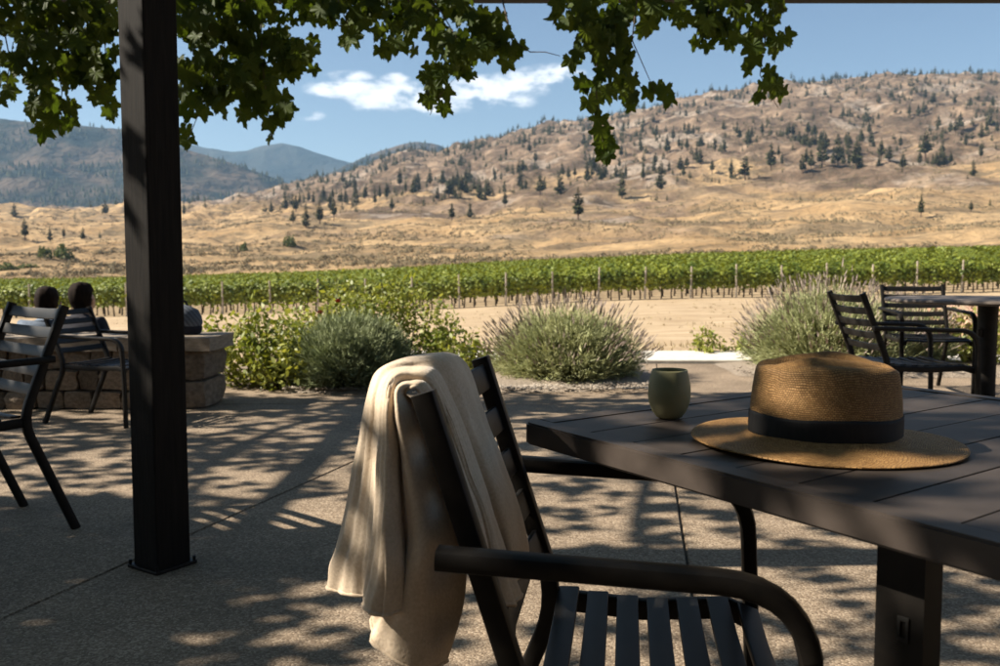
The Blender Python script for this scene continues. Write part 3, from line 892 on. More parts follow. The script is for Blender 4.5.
# ------------------------------------------------------------------ pergola and its vine
BZ = zrow(-.5, 6.40)           # underside of the outer beam
perg = tag(empty('pergola', (-1.1, 2.9, 0)), 'dark timber pergola post and beams carrying the vine', 'pergola')
def pbox(name, c, s, bev=.006, m='post'):
    b = MB(); b.box(Vector(c) - Vector((-1.1, 2.9, 0)), s, bev=bev); return b.build(name, M[m], perg)
pc = on_plane(157, 574); PX, PY = pc.x - .014, pc.y + .086
b = MB(); b.box((0, 0, BZ / 2 + .01), (.126, .126, BZ + .02), bev=.006)
po = b.build('post', M['post'], perg, loc=(PX + 1.1, PY - 2.9, 0), rot=(0, 0, rad(-34)))
b = MB(); b.box((0, 0, .006), (.156, .156, .012), bev=.003)
for sx in (-1, 1):
    for sy in (-1, 1): b.tube([(sx * .071, sy * .071, .01), (sx * .071, sy * .071, .026)], .005, 6)
bp_ = b.build('base_plate', M['metal'], po)
pbox('post', (3.75, 6.45, BZ / 2), (.138, .138, BZ)); pbox('post', (-9.2, 6.45, BZ / 2), (.138, .138, BZ))
pbox('post', (3.75, -1.6, BZ / 2), (.138, .138, BZ)); pbox('post', (-9.2, -1.6, BZ / 2), (.138, .138, BZ))
pbox('beam', (-2.5, 6.45, BZ + .11), (13.8, .1, .22))
pbox('beam', (-2.5, PY, BZ + .11), (13.8, .1, .22))
pbox('beam', (-2.5, -1.6, BZ + .11), (13.8, .1, .22))
for x in np.arange(-9.3, 4.4, 4.5): pbox('rafter', (x, 2.4, BZ + .28), (.05, 8.8, .1))

# ------------------------------------------------------------------ patio chairs
def bend(p0, p1, p2, r, n=6):
    "points of a rounded corner at p1"
    p0, p1, p2 = Vector(p0), Vector(p1), Vector(p2)
    a, b_ = p1 + (p0 - p1).normalized() * r, p1 + (p2 - p1).normalized() * r
    return [a * (1 - t) ** 2 + p1 * 2 * t * (1 - t) + b_ * t * t for t in np.linspace(0, 1, n)]

def make_chair(CW=.265, SW=.235, arm0=-.118, leg=.445, top=-.15, ztop=.855, nseat=8, bar=.040):
    "CW, SW half widths between arms and back posts; arm0 rear end of the arm, leg the front leg, top the lean of the back"
    root = empty('patio_chair')
    lean_k = (top - .012) / (ztop - .43)
    for s in (-1, 1):
        y = s * SW
        P = [(-.165, y, 0.0)] + bend((-.165, y, 0), (.012, y, .43), (top, y, ztop), .07) + [(top, y, ztop)]
        b = MB(); b.sweep(P, .026, bar, bev=.2); b.build('rear_leg', M['metal'], root, True, 35)
        y = s * CW
        P = [(arm0, y, .648)] + bend((arm0, y, .648), (leg - .012, y, .632), (leg, y, 0), .10, 9)
        b = MB(); b.sweep(P[:-1], .034, .0255, bev=.3); b.build('arm', M['metal'], root, True, 35)
        P2 = [P[-2], P[-1], (leg, y, .3), (leg + .004, y, 0.0)]
        b = MB(); b.sweep(P2, .0325, .024, bev=.3); b.build('front_leg', M['metal'], root, True, 35)
        b = MB(); b.sweep([(.0, s * (CW - .028), .425), (leg * .45, s * (CW - .028), .414), (leg * .86, s * (CW - .028), .424), (leg - .004, s * (CW - .028), .405)], .02, .034, bev=.2); b.build('seat_rail', M['metal'], root, True, 35)
    sm = MB(); sm.sweep([(0, -(CW - .038), 0), (0, -.1, -.006), (0, .1, -.006), (0, CW - .038, 0)], .035, .009, side=Vector((1, 0, 0)), bev=.3)
    smd = sm.data('seat_slat', M['slat'], True, 35)
    for i in range(nseat):
        t = i / (nseat - 1); x = .03 + (leg - .045) * t
        z = .446 - .012 * math.sin(t * math.pi) - (.018 if i == nseat - 1 else 0)
        link('seat_slat', smd, root, (x, 0, z), (0, (.35 if i == nseat - 1 else -.03 + .06 * t), 0))
    bm_ = MB(); bm_.sweep([(0, -(SW - .0125), 0), (-.010, -.1, 0), (-.010, .1, 0), (0, SW - .0125, 0)], .010, .042, side=Vector((1, 0, 0)), bev=.3)
    bmd = bm_.data('back_slat', M['slat'], True, 35)
    for i in range(5):
        z = ztop - .03 - .068 * i
        link('back_slat', bmd, root, (.012 + lean_k * (z - .43), 0, z), (0, math.atan(lean_k), 0))
    return root

GR = 'dark metal patio chairs'
nc = make_chair(.258, .21, -.092, .335, -.118, .832, 7, .029)
nc.location = (.055, 1.255, 0); nc.rotation_euler = (0, 0, rad(-8.0))
tag(nc, 'dark slatted metal chair in the foreground with the beige throw on it', 'chair', GR)
chair_proto = make_chair(.265, .24, -.095, .50, -.15, .84, 8, .032)
def chair(x, y, deg, label, first=False):
    c = chair_proto if first else copy_tree(chair_proto)
    c.location = (x, y, 0); c.rotation_euler = (0, 0, rad(deg))
    return tag(c, label, 'chair', GR)
chair(2.15, 5.22, 1, 'dark metal armchair in profile at the near side of the far table', True)
chair(3.40, 7.33, -97, 'metal armchair behind the far table, facing the camera')
chair(4.62, 7.0, -150, 'metal armchair at the right edge beyond the far table')
chair(-1.89, 3.37, -131, 'dark metal chair cut by the left edge, nearest of the left chairs')
chE = chair(-2.68, 5.80, -15, 'dark metal chair beside the post in front of the seated people'); chE.scale = (.92, .86, .86)

# ------------------------------------------------------------------ near table
TA = on_plane(521, 421, .74); TA = Vector((TA.x, TA.y, 0))
bd = Vector((math.cos(rad(36.5)), math.sin(rad(36.5)), 0))       # along the boards
ed = Vector((math.cos(rad(-57.5)), math.sin(rad(-57.5)), 0))     # along the near edge
TW, TL = .90, 1.86
tab = tag(empty('dining_table', TA), 'dark boarded dining table carrying the straw hat and cup', 'table')
def tpt(a, b, z): return bd * a + ed * b + Vector((0, 0, z))
def tslab(name, a0, a1, b0, b1, z0, z1, m, bev=.003, parent=tab, cut=None):
    mb = MB()
    q = [tpt(a0, b0, 0), tpt(a1, b0, 0), tpt(a1, b1, 0), tpt(a0, b1, 0)]
    mb.add([p + Vector((0, 0, z0)) for p in q] + [p + Vector((0, 0, z1)) for p in q], [(3, 2, 1, 0), (4, 5, 6, 7), (0, 1, 5, 4), (1, 2, 6, 5), (2, 3, 7, 6), (3, 0, 4, 7)])
    if cut:      # round the upright corner edges
        es = [e for e in mb.bm.edges if abs(e.verts[0].co.z - e.verts[1].co.z) > .01 and any((e.verts[0].co.xy - tpt(*c, 0).xy).length < 1e-4 for c in cut)]
        if es: bmesh.ops.bevel(mb.bm, geom=es, offset=.022, segments=5, profile=.5, affect='EDGES')
    bmesh.ops.bevel(mb.bm, geom=[e for e in mb.bm.edges if e.calc_face_angle(0) > .9], offset=bev, segments=2, affect='EDGES')
    return mb.build(name, M[m], parent, True, 40)
FRW = .036
frame_m = 'plank'
tslab('frame_rail', 0, FRW, 0, TL, .706, .74, frame_m, cut=[(0, 0), (0, TL)])
tslab('frame_rail', TW - FRW, TW, 0, TL, .706, .74, frame_m, cut=[(TW, 0), (TW, TL)])
tslab('frame_rail', FRW + .0015, TW - FRW - .0015, 0, FRW, .706, .7395, frame_m)
tslab('frame_rail', FRW + .0015, TW - FRW - .0015, TL - FRW, TL, .706, .7395, frame_m)
nb = 19; pitch = (TL - 2 * FRW) / nb
for i in range(nb):
    b0 = FRW + pitch * i
    o = tslab('board', FRW + .003, TW - FRW - .003, b0 + .002, b0 + pitch - .0015, .722, .7385 + random.uniform(-.0005, .0003), 'plank', bev=.0025)
tslab('apron', .20, .23, .45, TL - .45, .665, .7045, 'metal'); tslab('apron', TW - .23, TW - .20, .45, TL - .45, .665, .7045, 'metal')
tslab('under_tray', .09, TW - .09, .05, TL - .05, .7065, .7185, 'metal')
for b0 in (.585, 1.30):
    for a0 in (.075, TW - .075 - .036):
        lg = tslab('leg', a0, a0 + .036, b0, b0 + .056, 0.0, .705, 'metal', bev=.004)
    tslab('foot_bar', .10, TW - .10, b0 + .006, b0 + .049, .02, .06, 'metal')
# pale keyhole plate on the near leg
pl = MB()
c0 = tpt(.0738, .585 + .034, .60)
for (dy, dz, sy, sz) in ((0, .011, .013, .005), (0, -.011, .013, .005), (.0047, 0, .0036, .017), (-.0047, 0, .0036, .017)):
    pl.box(c0 + ed * dy + Vector((0, 0, dz)), (.003, sy, sz), rot=Matrix.Rotation(rad(36.5), 3, 'Z'), bev=.0008)
pl.build('keyhole_plate', material('dull_plate', (.018, .017, .015), rough=.9), tab)

# ------------------------------------------------------------------ far round table
rt = tag(empty('round_table', (3.42, 6.3, 0)), 'round grey-brown patio table at the right edge, on a dark pedestal', 'table')
b = MB(); b.lathe([(0, .738), (.64, .738), (.668, .742), (.675, .752), (.672, .764), (.66, .769), (0, .769)], 64); b.build('table_top', M['tableb'], rt, True, 40)
b = MB(); b.lathe([(.0, .737), (.16, .737), (.16, .722), (.068, .715), (.064, .6), (.064, .05), (.07, .045), (0, .045)], 28); b.build('pedestal', M['metal'], rt, True, 40)
b = MB(); b.lathe([(0, .044), (.24, .044), (.30, .022), (.305, .0), (0, 0)], 36); b.build('base', M['metal'], rt, True, 40)
b = MB(); b.box((-.072, -.03, .53), (.03, .03, .05), bev=.004); b.build('latch', M['metal'], rt)

# ------------------------------------------------------------------ straw hat
def straw():
    m = bpy.data.materials.new('woven_straw'); m.use_nodes = True
    n, l = m.node_tree.nodes, m.node_tree.links
    b = n['Principled BSDF']; b.inputs['Roughness'].default_value = .62; b.inputs['Specular IOR Level'].default_value = .3
    uv = n.new('ShaderNodeUVMap'); uv.uv_map = 'weave'
    nzw = n.new('ShaderNodeTexNoise'); nzw.inputs['Scale'].default_value = 26; nzw.inputs['Detail'].default_value = 2; l.new(uv.outputs[0], nzw.inputs['Vector'])
    mad = n.new('ShaderNodeVectorMath'); mad.operation = 'MULTIPLY_ADD'; l.new(nzw.outputs['Color'], mad.inputs[0]); mad.inputs[1].default_value = (.02, .016, 0); l.new(uv.outputs[0], mad.inputs[2])
    br = n.new('ShaderNodeTexBrick'); br.inputs['Scale'].default_value = 1.0
    br.offset = .5; br.inputs['Brick Width'].default_value = .0038; br.inputs['Row Height'].default_value = .0026; br.inputs['Mortar Size'].default_value = .0005; br.inputs['Mortar Smooth'].default_value = .9
    br.inputs['Color1'].default_value = (.50, .285, .105, 1); br.inputs['Color2'].default_value = (.33, .175, .058, 1); br.inputs['Mortar'].default_value = (.11, .052, .017, 1)
    l.new(mad.outputs[0], br.inputs['Vector'])
    nz = n.new('ShaderNodeTexNoise'); nz.inputs['Scale'].default_value = 90; nz.inputs['Detail'].default_value = 4; l.new(uv.outputs[0], nz.inputs['Vector'])
    mr = n.new('ShaderNodeMapRange'); mr.inputs['To Min'].default_value = .62; mr.inputs['To Max'].default_value = 1.35; l.new(nz.outputs['Fac'], mr.inputs['Value'])
    hs = n.new('ShaderNodeHueSaturation'); l.new(mr.outputs[0], hs.inputs['Value']); l.new(br.outputs['Color'], hs.inputs['Color'])
    l.new(hs.outputs[0], b.inputs['Base Color'])
    bp = n.new('ShaderNodeBump'); bp.inputs['Strength'].default_value = 1.0; bp.inputs['Distance'].default_value = .002; bp.invert = True
    l.new(br.outputs['Fac'], bp.inputs['Height'])
    bp2 = n.new('ShaderNodeBump'); bp2.inputs['Strength'].default_value = .35; bp2.inputs['Distance'].default_value = .001; l.new(nz.outputs['Fac'], bp2.inputs['Height']); l.new(bp.outputs[0], bp2.inputs['Normal'])
    l.new(bp2.outputs[0], b.inputs['Normal'])
    return m
M['straw'] = straw()
M['band'] = material('black_ribbon', (.006, .006, .006), (.011, .010, .010), scale=200, rough=.75, bump=.3, bump_scale=700, bump_dist=.0006, stretch=(1, 1, .2))
hp = on_plane(824, 440, .745)
hat = tag(empty('straw_hat', (hp.x, hp.y, .7405), rad(-16)), 'woven brown straw fedora with black band lying on the table', 'hat')
HN = 128
def polar(name, rows, m, closed=False):
    "rows of HN points each plus running length for the weave"
    nr = len(rows); V = [p for r in rows for p in r]
    Fc = [(k * HN + i, k * HN + (i + 1) % HN, (k + 1) * HN + (i + 1) % HN, (k + 1) * HN + i) for k in range(nr - 1) for i in range(HN)]
    me = mesh(name, V, Fc, m, True)
    uvl = me.uv_layers.new(name='weave')
    acc = [0.0]
    for k in range(1, nr): acc.append(acc[-1] + (Vector(rows[k][0]) - Vector(rows[k - 1][0])).length)
    for f in me.polygons:
        k, i = divmod(f.index, HN)
        for li, (kk, ii) in zip(f.loop_indices, ((k, i), (k, i + 1), (k + 1, i + 1), (k + 1, i))):
            rr = Vector(rows[kk][0]).xy.length
            uvl.data[li].uv = (ii / HN * 2 * math.pi * max(.06, .105), acc[kk])
    return me
BA, BB = .178, .158       # brim half axes
CA, CB = .0985, .083      # crown base half axes
def brim_pt(t, th, th_off=0.0):
    a = CA + (BA - CA) * t; b_ = CB + (BB - CB) * t
    x, y = a * math.cos(th), b_ * math.sin(th)
    z = .0125 - .009 * t + .010 * t * t * (.6 * max(0, -math.cos(th)) + .3 * max(0, math.sin(th))) + .0015 * math.sin(3 * th + 1) * t - .0035 * t * max(0, -math.sin(th)) ** 2
    z += .004 * max(0, 1 - t * 6)
    return (x, y, max(z, .0022) + th_off)
ths = [2 * math.pi * i / HN for i in range(HN)]
ts = list(np.linspace(0, 1, 22))
rows = [[brim_pt(t, th) for th in ths] for t in ts] + [[tuple(Vector(brim_pt(1.0, th)) * 1.004 + Vector((0, 0, -.0015))) for th in ths]] + [[tuple(Vector(brim_pt(t, th)) - Vector((0, 0, .0022))) for th in ths] for t in ts[::-1]]
link('brim', polar('hat_brim', rows, M['straw']), hat)
def crown_pt(s, th):
    "s 0..1 up the side, 1..2 across the top towards the centre"
    H = .110
    if s <= 1:
        k = s
        a = CA - .009 * k ** 1.6; b_ = CB - .020 * k ** 1.4
        rnd = max(0, (k - .8) / .2); a -= .013 * rnd ** 2; b_ -= .013 * rnd ** 2
        z = .012 + H * (k - .10 * rnd ** 2)
        x, y = a * math.cos(th), b_ * math.sin(th)
    else:
        k = s - 1
        a = (CA - .022) * (1 - k); b_ = (CB - .033) * (1 - k)
        x, y = a * math.cos(th), b_ * math.sin(th)
        z = .012 + H * (.90 + .10 * math.sin(min(1, k * 2.2) * math.pi / 2))
    # dome is a little higher at the back-left, with a long crease and two front dents
    e = max(0, (z - .055) / (H - .043))
    z += e * (.002 * math.cos(th - 2.0) * (1 - max(0, s - 1)) + .002)
    cre = math.exp(-((y + .002) / .019) ** 2) * (1 - .55 * (abs(x + .0) / .085) ** 2.5 if abs(x) < .085 else .45)
    z -= e ** 2 * .024 * max(0, cre)
    for (dx, dy, dd) in ((-.045, -.055, .010), (-.045, .055, .010)):
        g = math.exp(-(((x - dx) / .033) ** 2 + ((y - dy) / .030) ** 2)) * e
        y -= math.copysign(dd * g, dy); z -= .003 * g
    x += .0015 * math.sin(5 * th + s * 4); z += .0012 * math.sin(4 * th + 2 * s)
    return (x, y, z)
ss = list(np.linspace(0, .78, 18)) + list(np.linspace(.82, 1, 7)) + list(1 + np.linspace(.04, .985, 18))
link('crown', polar('hat_crown', [[crown_pt(s, th) for th in ths] for s in ss], M['straw']), hat)
def out(p, d): q = Vector(p); n_ = Vector((q.x, q.y, 0)).normalized(); return tuple(q + n_ * d)
bs = np.linspace(.005, .285, 8)
rows = [[out(crown_pt(bs[0], th), .0002) for th in ths]] + [[out(crown_pt(s, th), .0018 + .0004 * math.sin(7 * th)) for th in ths] for s in bs] + [[out(crown_pt(bs[-1], th), .0) for th in ths]]
link('hat_band', polar('hat_band', rows, M['band']), hat)

# ------------------------------------------------------------------ cup
M['cup'] = material('sage_ceramic', (.22, .205, .105), (.28, .26, .14), scale=20, rough=.55, spec=.35, bump=.12, bump_scale=60, bump_dist=.001)
cp = on_plane(669, 418, .739)
cup = tag(empty('ceramic_cup', (cp.x, cp.y, .7395)), 'small sage green ceramic tumbler standing beside the straw hat', 'cup')
pr = [(0, 0), (.0165, 0), (.0205, .002), (.027, .011), (.0322, .024), (.0342, .037), (.0334, .052), (.0306, .067), (.0286, .0755), (.0276, .0782), (.0262, .0778), (.0262, .074), (.0285, .064), (.0305, .045), (.028, .02), (.018, .010), (0, .009)]
b = MB(); b.lathe(pr, 56); body = b.build('body', M['cup'], cup, True)
b = MB(); b.lathe([(0, .0435), (.029, .0435), (.0296, .0425), (0, .0425)], 40)  # plain dark disc across the inside of the cup
b.build('dark_disc', material('dark_disc_mat', (.015, .012, .009), rough=.3), cup, True, 40)
# ------------------------------------------------------------------ garden plants
def rand_unit(r, n):
    d = r.normal(size=(n, 3)); return d / np.linalg.norm(d, axis=1)[:, None]

def blades(base, tip, width, r, bow=.12):
    "thin two-segment blades from base to tip (n,3)"
    n = len(base); ax = tip - base
    L = np.linalg.norm(ax, axis=1, keepdims=True); ax = ax / L
    s = np.cross(ax, rand_unit(r, n)); s /= np.linalg.norm(s, axis=1)[:, None] + 1e-9
    b2 = np.cross(ax, s)
    mid = base + ax * L * .55 + b2 * L * bow * r.normal(size=(n, 1)) * .5
    w = width if np.ndim(width) else np.full((n, 1), width)
    v = np.stack([base - s * w * .35, base + s * w * .35, mid + s * w * .5, tip, mid - s * w * .5], 1).reshape(-1, 3)
    return v
def blade_mesh(name, v, m):
    return mesh_np(name, v, np.arange(len(v)), np.full(len(v) // 5, 5), m)

def dome_bush(name, label, c, R, H, mats, seed, stems=900, needles=7000, nl=.06, nw=.007, flowers=0, spike=.06, lift=0.0, cat='bush', group=None, lump_k=1.0):
    r = np.random.default_rng(seed)
    e = tag(empty(name, c), label, cat, group)
    def domes(n, lo=.75, hi=1.0):
        th = r.uniform(0, 2 * np.pi, n); ph = np.arccos(r.uniform(0.02, 1, n))
        lump = 1 + lump_k * (.10 * np.sin(3 * th + seed) * np.sin(ph) + .07 * np.sin(7 * th + 2 * seed + 3 * ph) + .05 * np.sin(11 * ph + th))
        k = r.uniform(lo, hi, n) * lump
        return np.stack([R * k * np.sin(ph) * np.cos(th), R * k * np.sin(ph) * np.sin(th), H * k * np.cos(ph) + .02], 1)
    tips = domes(stems, .8, 1.02)
    base = tips * np.array([.16, .16, 0]) + r.normal(0, .03, (stems, 3)) * np.array([1, 1, 0])
    v = blades(base, tips, .006, r, .1)
    # needles clothe the outer half of every stem
    i = r.integers(0, stems, needles); t = r.uniform(.35, 1.0, (needles, 1)) ** .7
    p = base[i] + (tips[i] - base[i]) * t + r.normal(0, .02, (needles, 3)); p[:, 2] = np.maximum(p[:, 2], .01)
    d = (tips[i] - base[i]); d /= np.linalg.norm(d, axis=1)[:, None]
    d = d + rand_unit(r, needles) * .75 + np.array([0, 0, .25]); d /= np.linalg.norm(d, axis=1)[:, None]
    v2 = blades(p, p + d * nl * r.uniform(.6, 1.4, (needles, 1)), nw, r)
    link('foliage', blade_mesh(name + '_foliage', np.concatenate([v, v2]), mats[0]), e)['kind'] = 'stuff'
    if flowers:
        tp = domes(flowers, .95, 1.1)
        tp = tp[tp[:, 2] > H * .22]
        d = tp / np.array([R, R, H]); d[:, 2] += lift + .5; d /= np.linalg.norm(d, axis=1)[:, None]
        d += rand_unit(r, len(tp)) * .18
        b0 = tp; t0 = tp + d * r.uniform(.03, .10, (len(tp), 1))
        st = blades(b0 - d * .05, t0, .003, r, .04)
        link('flower_stems', blade_mesh(name + '_stems', st, mats[0]), e)['kind'] = 'stuff'
        f = np.concatenate([blades(t0 - d * .01 + r.normal(0, .004, t0.shape), t0 + d * spike * r.uniform(.6, 1.2, (len(tp), 1)), .0075, r, .05) for _ in range(3)])
        link('flower_spikes', blade_mesh(name + '_spikes', f, mats[1]), e)['kind'] = 'stuff'
    return e

dome_bush('lavender_bush', 'dense round grey-green bush without flowers, beside the stone wall', (-1.23, 7.46, .03), .56, .57, (M['rosemary'],), 31, stems=3200, needles=30000, nl=.055, nw=.0055, lump_k=.35)
dome_bush('lavender_bush', 'wide lavender bush with faded purple spikes in mid patio, left of the cup', (.58, 7.95, .03), .70, .58, (M['lavgreen'], M['lavflower']), 32, stems=2600, needles=26000, nl=.055, nw=.006, flowers=800, lump_k=.5)
dome_bush('lavender_bush', 'tall lavender bush with purple spikes behind the far armchair', (3.16, 8.75, .03), .80, .74, (M['lavgreen'], M['lavflower']), 33, stems=2600, needles=26000, nl=.058, nw=.0065, flowers=1000, lump_k=.7)
dome_bush('lavender_bush', 'smaller lavender bush behind the far table beside the tall one', (4.0, 9.0, .03), .5, .6, (M['lavgreen'], M['lavflower']), 34, stems=700, needles=4500, nl=.08, nw=.010, flowers=600)

def leaf_quad(n, r, c, size, up=.6):
    nrm = rand_unit(r, n) + np.array([0, 0, up]); nrm /= np.linalg.norm(nrm, axis=1)[:, None]
    t1 = np.cross(nrm, rand_unit(r, n)); t1 /= np.linalg.norm(t1, axis=1)[:, None]; t2 = np.cross(nrm, t1)
    s = size * r.uniform(.6, 1.35, (n, 1))
    return np.stack([c - t1 * s, c - t1 * s * .2 + t2 * s * .48, c + t1 * s * .45 + t2 * s * .36, c + t1 * s, c + t1 * s * .45 - t2 * s * .36, c - t1 * s * .2 - t2 * s * .48], 1).reshape(-1, 3)
def hexes(name, v, m): return mesh_np(name, v, np.arange(len(v)), np.full(len(v) // 6, 6), m)

def shrub(name, label, c, R, H, seed, n=1500, size=.028, mats=('shrubleaf', 'shrubleaf2'), roses=(), petals=0, cat='shrub', group=None, nst=26):
    r = np.random.default_rng(seed); rr = random.Random(seed)
    e = tag(empty(name, c), label, cat, group)
    st = MB(); P = []
    for k in range(nst):
        a = rr.uniform(0, 6.28); q = rr.random() ** .5
        tip = Vector((R * q * math.cos(a), R * q * math.sin(a), H * rr.uniform(.6, 1.12) * (1 - .35 * q * q)))
        b0 = Vector((tip.x * .2, tip.y * .2, -.03))
        m1 = b0.lerp(tip, .5) + Vector((tip.x * .18, tip.y * .18, .03))
        st.tube([b0, m1, tip], [.006, .004, .002], 4, cap=False)
        P += [(b0, m1, tip)]
    st.build('stems', M['cane'], e)
    cs = []
    for k in range(n):
        b0, m1, tip = P[rr.randrange(nst)]
        t = rr.uniform(.12, 1.0) ** .8
        p = b0.lerp(m1, t * 2) if t < .5 else m1.lerp(tip, t * 2 - 1)
        cs.append(p + Vector((rr.gauss(0, 1), rr.gauss(0, 1), rr.gauss(0, .7))) * .05 * (R / .5 + .4))
    cs = np.array([p[:] for p in cs]); cs[:, 2] = np.maximum(cs[:, 2], .01)
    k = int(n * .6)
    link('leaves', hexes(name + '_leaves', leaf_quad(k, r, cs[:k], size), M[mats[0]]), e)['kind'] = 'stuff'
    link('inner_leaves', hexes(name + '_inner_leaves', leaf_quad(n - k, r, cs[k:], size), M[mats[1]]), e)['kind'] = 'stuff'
    for (x, y, z) in roses:
        b = MB()
        for j in range(14):
            a = j * 2.4; q = .004 + .022 * (j / 14); zc = .02 * (1 - j / 14)
            d = Vector((math.cos(a), math.sin(a), 0)); s = Vector((-d.y, d.x, 0))
            b.add([Vector((x, y, z)) + d * q * .3 - s * .012, Vector((x, y, z)) + d * q * .3 + s * .012, Vector((x, y, z + zc + .012)) + d * q * 1.2 + s * .014, Vector((x, y, z + zc + .018)) + d * q * 1.35, Vector((x, y, z + zc + .012)) + d * q * 1.2 - s * .014], [(0, 1, 2, 3, 4)])
        b.build('rose', M['redrose'], e)
    if petals:
        pc_ = np.stack([r.normal(0, R * .5, petals), r.normal(0, R * .5, petals), H * r.uniform(.55, 1.05, petals)], 1)
        fl = link('flowers', hexes(name + '_flowers', leaf_quad(petals, r, pc_, .03), M['pinkleaf']), e); fl['kind'] = 'stuff'
    return e
G2 = 'yellow-green shrubs of the planting bed'
shrub('rose_shrub', 'leafy yellow-green shrub at the end of the stone wall', (-2.05, 7.6, -.05), .55, .74, 41, 3000, group=G2)
shrub('rose_shrub', 'yellow-green rose shrub with a red bloom behind the grey-green bush', (-1.55, 8.5, -.05), .7, .92, 42, 3400, roses=((-.06, -.45, .62), (.09, -.4, .72)), group=G2)
shrub('rose_shrub', 'loose yellow-green shrub behind the right side of the grey-green bush', (-.95, 8.75, -.05), .62, .92, 43, 2800, group=G2)
shrub('rose_shrub', 'low yellow-green shrub between the throw and the lavender', (-.42, 8.35, -.02), .38, .46, 44, 1100, group=G2)
shrub('rose_shrub', 'leafy shrub filling the gap low beside the stone wall', (-1.72, 7.3, -.02), .34, .36, 47, 900, group=G2)
shrub('kerb_plant', 'small leafy green plant growing just past the kerb, left one', (2.28, 10.15, -.07), .2, .42, 45, 330, nst=9, cat='plant')
shrub('kerb_plant', 'small leafy green plant growing just past the kerb, right one', (2.72, 10.3, -.07), .24, .34, 46, 330, nst=9, cat='plant')
shrub('flowering_shrub', 'pink and yellow flowering shrub behind the round table at right', (4.75, 8.8, .02), .62, .58, 48, 2000, petals=500)

# ------------------------------------------------------------------ grapevine on the pergola
def grape_leaf(seed, fine=True):
    r = random.Random(seed)
    key = [(-88, .12), (-66, .58), (-42, .70), (-18, .58), (-2, .54), (20, .88), (32, .90), (50, .60), (62, .64), (78, .92), (90, 1.08)]
    pts = []
    for a, q in key: pts.append((a, q))
    full = pts + [(180 - a, q) for a, q in pts[-2::-1]]
    if not fine: full = [full[i] for i in (0, 2, 4, 6, 8, 10, 12, 14, 16, 18, 20)]
    P = []
    for i, (a, q) in enumerate(full):
        P.append((a, q * r.uniform(.93, 1.07)))
        if fine and i + 1 < len(full):
            a2, q2 = full[i + 1]
            P.append(((a + a2) / 2 + r.uniform(-2, 2), (q + q2) / 2 * r.uniform(.88, .97)))
    V = [(0, 0, 0)]
    for a, q in P:
        x, y = q * math.cos(rad(a)), q * math.sin(rad(a))
        V.append((x, y, -.16 * q * q + .10 * abs(x) + .05 * math.sin(a * .2 + seed)))
    n = len(P)
    Fc = [(0, i, i + 1) for i in range(1, n)]
    return V, Fc
LV = [grape_leaf(300 + i) for i in range(5)]
LM = [mesh('grape_leaf', v, f, M['leaf'], False) for v, f in LV]
LC = [(np.array(v), np.array(f)) for v, f in (grape_leaf(320 + i, False) for i in range(4))]

def leaf_frame(rr, hang):
    if hang:
        tip = Vector((rr.gauss(0, .38), rr.gauss(0, .4), -1)).normalized()
        nrm = Vector((rr.gauss(0, .55), -1 if rr.random() < .75 else 1, rr.gauss(.25, .45)))
    else:
        a = rr.uniform(0, 6.28)
        tip = Vector((math.cos(a), math.sin(a), rr.gauss(-.35, .3))).normalized()
        nrm = Vector((rr.gauss(0, .45), rr.gauss(0, .45), 1))
    nrm = (nrm - tip * nrm.dot(tip)).normalized()
    x = tip.cross(nrm)
    return Matrix((x, tip, nrm)).transposed()

vine = tag(empty('grapevine', (-2.5, 6.45, 0)), 'grapevine with lobed leaves hanging from the pergola along the top', 'grapevine')
VO = Vector((-2.5, 6.45, 0))
rl = random.Random(77)
